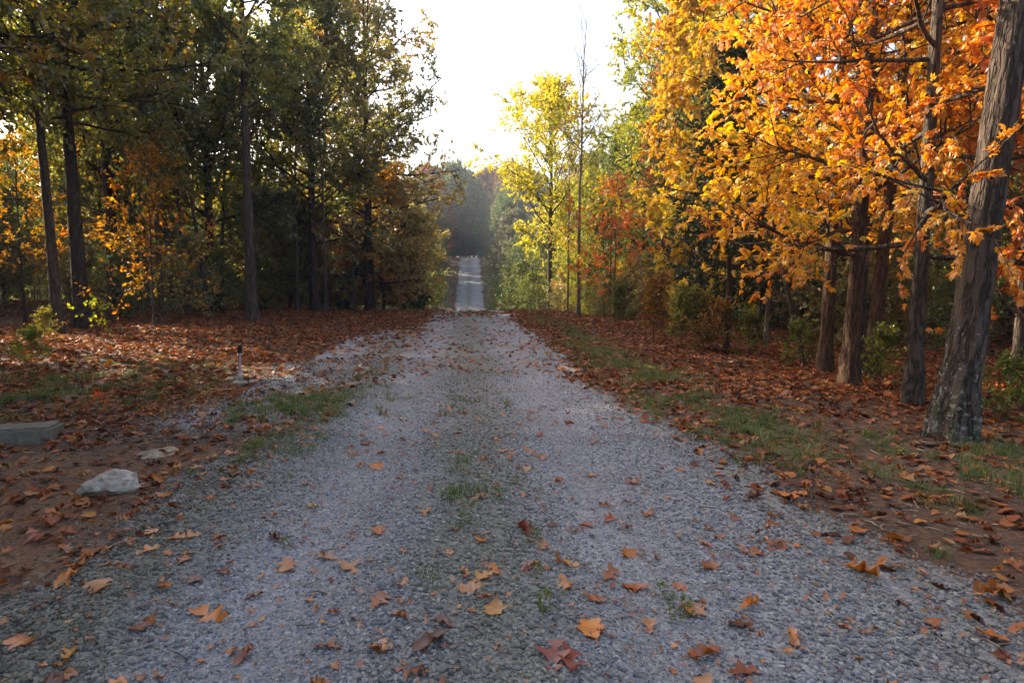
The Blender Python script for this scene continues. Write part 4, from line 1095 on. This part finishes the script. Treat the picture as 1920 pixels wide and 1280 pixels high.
# bits of twig, stalk and straw among the litter
def bit(seed):
    r_ = np.random.default_rng(seed); a_ = r_.normal(0, .12, 3)
    P = np.array([(-.5, a_[0], 0), (0, a_[1], .02 + abs(a_[2]) * .3), (.5, a_[2], 0)])
    V, F = tubes([(P, np.array([.035, .03, .015]) * r_.uniform(.5, 1.2), 4)])
    return mesh('bit', V, F, [M['straw']])
M['straw'] = leaf_mat('dead stalks', [(0, (.06, .04, .028)), (.5, (.15, .10, .065)), (.8, (.27, .2, .13)), (1, (.38, .31, .22))], .1, .05, 'random')
n_ = 110000
yy = 2.2 + 24 * rg.random(n_) ** 1.35; xx = rg.uniform(-12, 9, n_)
k = (rg.random(n_) < (1 - .93 * gravel_mask(xx, yy)) * (.25 + .6 * fbm(xx * 1.5, yy * 1.2, 181))) & (np.abs(xx) < yy * .84 + 1)
xx, yy = xx[k], yy[k]
scatter('debris', 'broken stalks and straw among the fallen leaves', np.stack([xx, yy, surf(xx, yy) + .012], 1), slope_rot(len(xx), .12), .02 + .10 * rg.random(len(xx)) ** 2, rg.integers(0, 6, len(xx)), lib('bit_kinds', [bit(700 + i) for i in range(6)]))

# grass
def tuft(seed, nb=16, h=.09):
    r_ = np.random.default_rng(seed); V, F = [], []
    for i in range(nb):
        b0 = r_.normal(0, .03, 2); a_ = r_.uniform(0, 6.28); hh = h * r_.uniform(.4, 1.2); le = r_.uniform(.2, 1.0) * hh
        d = np.array([math.cos(a_), math.sin(a_)]); pw = np.array([-d[1], d[0]]) * .0022
        p0 = np.array([*b0, -.01]); p1 = np.array([*(b0 + d * le * .35), hh * .65]); p2 = np.array([*(b0 + d * le), hh])
        w3 = np.array([*pw, 0]); k_ = len(V) 
        V += [p0 - w3, p0 + w3, p1 + w3 * .8, p1 - w3 * .8, p2]
        F += [(k_, k_ + 1, k_ + 2), (k_, k_ + 2, k_ + 3), (k_ + 3, k_ + 2, k_ + 4)]
    return mesh('tuft', np.array(V), np.array(F), [M['blade']])
tufts = lib('tuft_kinds', [tuft(500 + i, 22, .035 + .011 * i) for i in range(5)])
n_ = 260000
yy = 2.2 + 34 * rg.random(n_) ** 1.3; xx = rg.uniform(-8, 7, n_)
k = rg.random(n_) < grass_mask(xx, yy) * .6 * (1 - .6 * ss(.3, .9, gravel_mask(xx, yy)))
xx, yy = xx[k], yy[k]
scatter('grass', 'thin short grass along the road verges', np.stack([xx, yy, terrain(xx, yy)], 1), slope_rot(len(xx), .15), rg.uniform(.5, 1.3, len(xx)), rg.integers(0, 5, len(xx)), tufts)

# ------------------------------------------------------------------ small things
def rock(name, label, px, py, size, mat, seed, flat=1.0, rz=0):
    p = at(px, py); b = stone(seed, 4)
    for v in b.verts:
        v.co.x *= size[0]; v.co.y *= size[1]; v.co.z *= size[2]
        nz_ = float(vn(v.co.x * 14 + seed, v.co.y * 14 + v.co.z * 9, seed)) - .5
        v.co *= 1 + .16 * nz_ + .10 * (float(vn(v.co.x * 37, v.co.y * 37 + v.co.z * 21, seed + 3)) - .5)
    o = link(name, bm_mesh(name, b, [M[mat]], False))
    o.location = (p.x, p.y, p.z + size[2] * .05); o.rotation_euler = (.04, -.06, rz)
    return tag(o, label, 'rock')
rock('rock', 'largest pale flat limestone slab on the dirt at the lower left', 216, 920, (.37, .29, .50), 'rock', 606, 1, .5)
rock('rock', 'smaller half-buried tan stone behind the pale slab', 297, 852, (.27, .24, .16), 'rock_tan', 611, 1, .2)
rock('rock', 'rounded tan stone at the left of the post foot', 436, 712, (.17, .17, .13), 'rock_tan', 613, 1, .9)
rock('rock', 'flat grey stone at the right of the post foot', 474, 714, (.20, .14, .09), 'rock', 617, 1, .1)
rock('rock', 'thin flat brown stone between the slab and the post', 356, 762, (.20, .16, .06), 'rock_tan', 619, 1, .4)

# weathered timber at the left edge
import bmesh
def box_bm(b, sx, sy, sz, c=(0, 0, 0)):
    r_ = bmesh.ops.create_cube(b, size=1)
    for v in r_['verts']: v.co = Vector((v.co.x * sx + c[0], v.co.y * sy + c[1], v.co.z * sz + c[2]))
    return r_['verts']
M['timber'] = plain('weathered grey timber', (.15, .14, .105), .85, .3, 18)
b = bmesh.new(); box_bm(b, 2.2, .30, .2)
bmesh.ops.subdivide_edges(b, edges=[e for e in b.edges if abs(e.verts[0].co.x - e.verts[1].co.x) > 1], cuts=24)
bmesh.ops.bevel(b, geom=[e for e in b.edges if e.is_manifold and e.calc_face_angle(0) > 1], offset=.022, segments=2, affect='EDGES')
for v in b.verts:
    v.co.y += .02 * (float(vn(v.co.x * 3, v.co.z * 9, 7)) - .5); v.co.z += .022 * (float(vn(v.co.x * 4, v.co.y * 11, 8)) - .5)
tim = link('landscape_timber', bm_mesh('landscape_timber', b, [M['timber']]))
p = at(60, 828)
tim.location = (p.x - .92, p.y - .18, p.z + .025); tim.rotation_euler = (0, 0, .28)
tag(tim, 'weathered grey-green timber lying on the dirt at the left edge', 'timber')

# the post with the black cap
M['cap'] = plain('black plastic', (.012, .012, .013), .45, .2)
M['post'] = plain('dull white plastic pipe', (.36, .35, .38), .5, .12)
M['sleeve'] = plain('pale plastic sleeve', (.55, .54, .60), .45, .08)
M['foot'] = plain('dirty concrete', (.24, .22, .17), .9, .3)
p = at(450, 716)
post = thing('marker_post', 'thin white pipe post with a black cap standing in the leaf litter', 'post', p, 0, None, (0, .035))
def cyl(name, rings, mat, parent, sd=20):
    P = np.array([(0, 0, z_) for z_, _ in rings]); Rr = np.array([r_ for _, r_ in rings])
    V, F = tubes([(P, Rr, sd)])
    n0 = len(V); V = np.concatenate([V, [P[0], P[-1]]])
    i = np.arange(sd); j = (i + 1) % sd; L0 = (len(P) - 1) * sd
    T = np.concatenate([np.stack([j, i, np.full(sd, n0)], 1), np.stack([i + L0, j + L0, np.full(sd, n0 + 1)], 1)])
    return link(name, mesh(name, V, [F, T], [mat], None, False), parent)
cyl('base', [(-.05, .10), (.02, .10), (.035, .085), (.05, .05), (.10, .032)], M['foot'], post)
cyl('pipe', [(.09, .0185), (.43, .0185)], M['post'], post)
cyl('sleeve', [(.08, .022), (.082, .024), (.17, .024), (.172, .021)], M['sleeve'], post)
cyl('cap', [(.42, .025), (.422, .028), (.515, .028), (.525, .024), (.528, .012)], M['cap'], post)

# sticks
def stick(name, label, pts, r_, mat, seed, fork=None):
    P = [at(a, b) for a, b in pts]
    P = np.array([(q.x, q.y, q.z + r_ * .8) for q in P])
    s_ = np.linspace(0, 1, len(P)); q = np.linspace(0, 1, 16)
    Pi = np.stack([np.interp(q, s_, P[:, k]) for k in range(3)], 1)
    rr_ = np.random.default_rng(seed)
    Pi[:, 2] += np.abs(rr_.normal(0, r_ * .3, 16)); Pi[:, :2] += rr_.normal(0, r_ * .35, (16, 2))
    paths = [(Pi, np.linspace(r_, r_ * .55, 16) * (1 + rr_.normal(0, .06, 16)), 8)]
    for f0, d, L in (fork or []):
        a_ = Pi[int(f0 * 15)]; dd = np.array(d, float); dd /= np.linalg.norm(dd)
        paths.append((np.array([a_, a_ + dd * L * .5, a_ + dd * L + np.array([0, 0, -.01])]), np.array([r_ * .6, r_ * .45, r_ * .2]), 6))
    o0 = Vector(Pi[0]); V, F = tubes(paths)
    o = link(name, mesh(name, V - np.array(o0), F, [M[mat]], None, True)); o.location = o0
    return tag(o, label, 'stick')
stick('fallen_stick', 'crooked grey-green stick lying across the right gravel edge', [(1519, 868), (1516, 890), (1520, 915), (1521, 940), (1528, 958)], .014, 'bark', 1, [(.0, (1, .2, .06), .3)])
stick('fallen_branch', 'long pale fallen branch on the litter below the thin lit sapling', [(1340, 681), (1370, 682), (1400, 675), (1445, 660)], .016, 'bark_pale', 2, [(.5, (-.6, .8, .2), .5)])
stick('fallen_branch', 'thin brown branch curving over the litter left of the shagbark', [(1510, 748), (1550, 752), (1600, 770), (1645, 790)], .009, 'bark', 3, [(.6, (1, .1, .15), .3)])
stick('fallen_branch', 'pale dead twig propped before the twin hickory trunks', [(1560, 722), (1580, 706), (1612, 693)], .009, 'bark_pale', 4, [(.5, (-.2, .2, 1), .2)])
stick('fallen_branch', 'root-like dead branch right in front of the shagbark foot', [(1735, 838), (1775, 834), (1815, 846)], .012, 'bark_red', 5)
stick('fallen_branch', 'thin dark branch lying on the litter before the thick left oak', [(400, 633), (450, 632), (510, 637), (550, 634)], .014, 'bark_dark', 6)
stick('fallen_stick', 'short twig lying between the grass and the weed bushes', [(1268, 655), (1275, 662), (1285, 668)], .01, 'bark_pale', 7)
rg2 = np.random.default_rng(12)
for i in range(26):
    px, py = rg2.uniform(1180, 1900), rg2.uniform(690, 860)
    p = at(px, py)
    if p.x - float(road_c(p.y)) < 2.4: continue
    a_ = rg2.uniform(0, 6.28); L = rg2.uniform(.12, .45)
    P = np.array([(0, 0, .012), (math.cos(a_) * L * .5, math.sin(a_) * L * .5, .02 + rg2.random() * .03), (math.cos(a_ + .3) * L, math.sin(a_ + .3) * L, .012)])
    V, F = tubes([(P, np.array([.006, .005, .003]), 5)])
    o = link('twig', mesh('twig', V, F, [M['bark_pale' if i % 2 else 'bark']], None, True)); o.location = p
    tag(o, 'short broken twig lying in the litter of the right verge', 'twig', 'broken twigs on the right verge')

# small weeds in the gravel
M['tiny'] = M['weed']
for px, py, s_, lab in [(935, 940, .16, 'small green tuft at the top of the centre strip leaves'), (1022, 1155, .2, 'green moss-like tuft on the centre strip near the bottom'), (1245, 1130, .17, 'little weed above the tan-orange leaf'), (1275, 1170, .2, 'dark green weed left of the tan-orange leaf'), (1008, 1085, .13, 'tiny green sprout below the amber leaf'), (872, 985, .15, 'dark green tuft left of the upper centre pile'), (1000, 1022, .16, 'flat green tuft under the faded orange leaf'), (540, 1030, .14, 'small green weed at the left track edge'), (950, 770, .2, 'green tuft far up the centre strip')]:
    p = at(px, py)
    plant('seedling', 'small_weed', lab, 'plant', p.x, p.y, None, s_ * .9, 'small weeds in the gravel', (.7, 1.0, .6))
# red seedling by the tan dirt
p = at(190, 768)
plant('seedling', 'seedling', 'small bright red seedling beside the tan dirt patch on the left', 'plant', p.x, p.y, 1.2, .3, None, (3.2, .5, .4))

# far green bin at the top of the climb
M['bin'] = plain('green plastic bin', (.02, .20, .13), .5, .15)
M['bin_lid'] = plain('faded green lid', (.10, .34, .26), .5, .15)
M['tyre'] = plain('black rubber', (.015, .015, .015), .8, .2)
bx_, by_ = -5.7, 113.5
tb = thing('wheeled_bin', 'small green wheeled bin at the top of the far road', 'bin', (bx_, by_, float(terrain(bx_, by_))), .4)
b = bmesh.new(); vs = box_bm(b, .66, .7, .85, (0, 0, .52))
for v in vs:
    if v.co.z < .3: v.co.x *= .8; v.co.y *= .75
bmesh.ops.bevel(b, geom=list(b.edges), offset=.04, segments=2, affect='EDGES')
link('body', bm_mesh('body', b, [M['bin']]), tb)
b = bmesh.new(); vs = box_bm(b, .72, .78, .07, (0, 0, .995))
for v in vs:
    if v.co.y > 0: v.co.z += .05
bmesh.ops.bevel(b, geom=list(b.edges), offset=.02, segments=2, affect='EDGES')
link('lid', bm_mesh('lid', b, [M['bin_lid']]), tb)
for sx in (-1, 1):
    wv, wf = tubes([(np.array([(sx * .26, .30, .1), (sx * .36, .30, .1)]), np.array([.1, .1]), 14)])
    link('wheel', mesh('wheel', wv, wf, [M['tyre']]), tb)

# ------------------------------------------------------------------ thin haze filling the hollow and the air above it
b = bmesh.new(); box_bm(b, 330, 400, 70, (0, 110, 24))
hz = bpy.data.materials.new('thin haze'); hz.use_nodes = True
for q in list(hz.node_tree.nodes): hz.node_tree.nodes.remove(q)
pv = hz.node_tree.nodes.new('ShaderNodeVolumePrincipled'); pv.inputs['Color'].default_value = (.80, .88, 1.0, 1)
pv.inputs['Density'].default_value = .001; pv.inputs['Anisotropy'].default_value = 0
ho = hz.node_tree.nodes.new('ShaderNodeOutputMaterial'); hz.node_tree.links.new(pv.outputs[0], ho.inputs['Volume'])
hb = link('haze', bm_mesh('haze', b, [hz]))
tag(hb, 'thin pale haze between the camera and the far hill', kind='stuff')
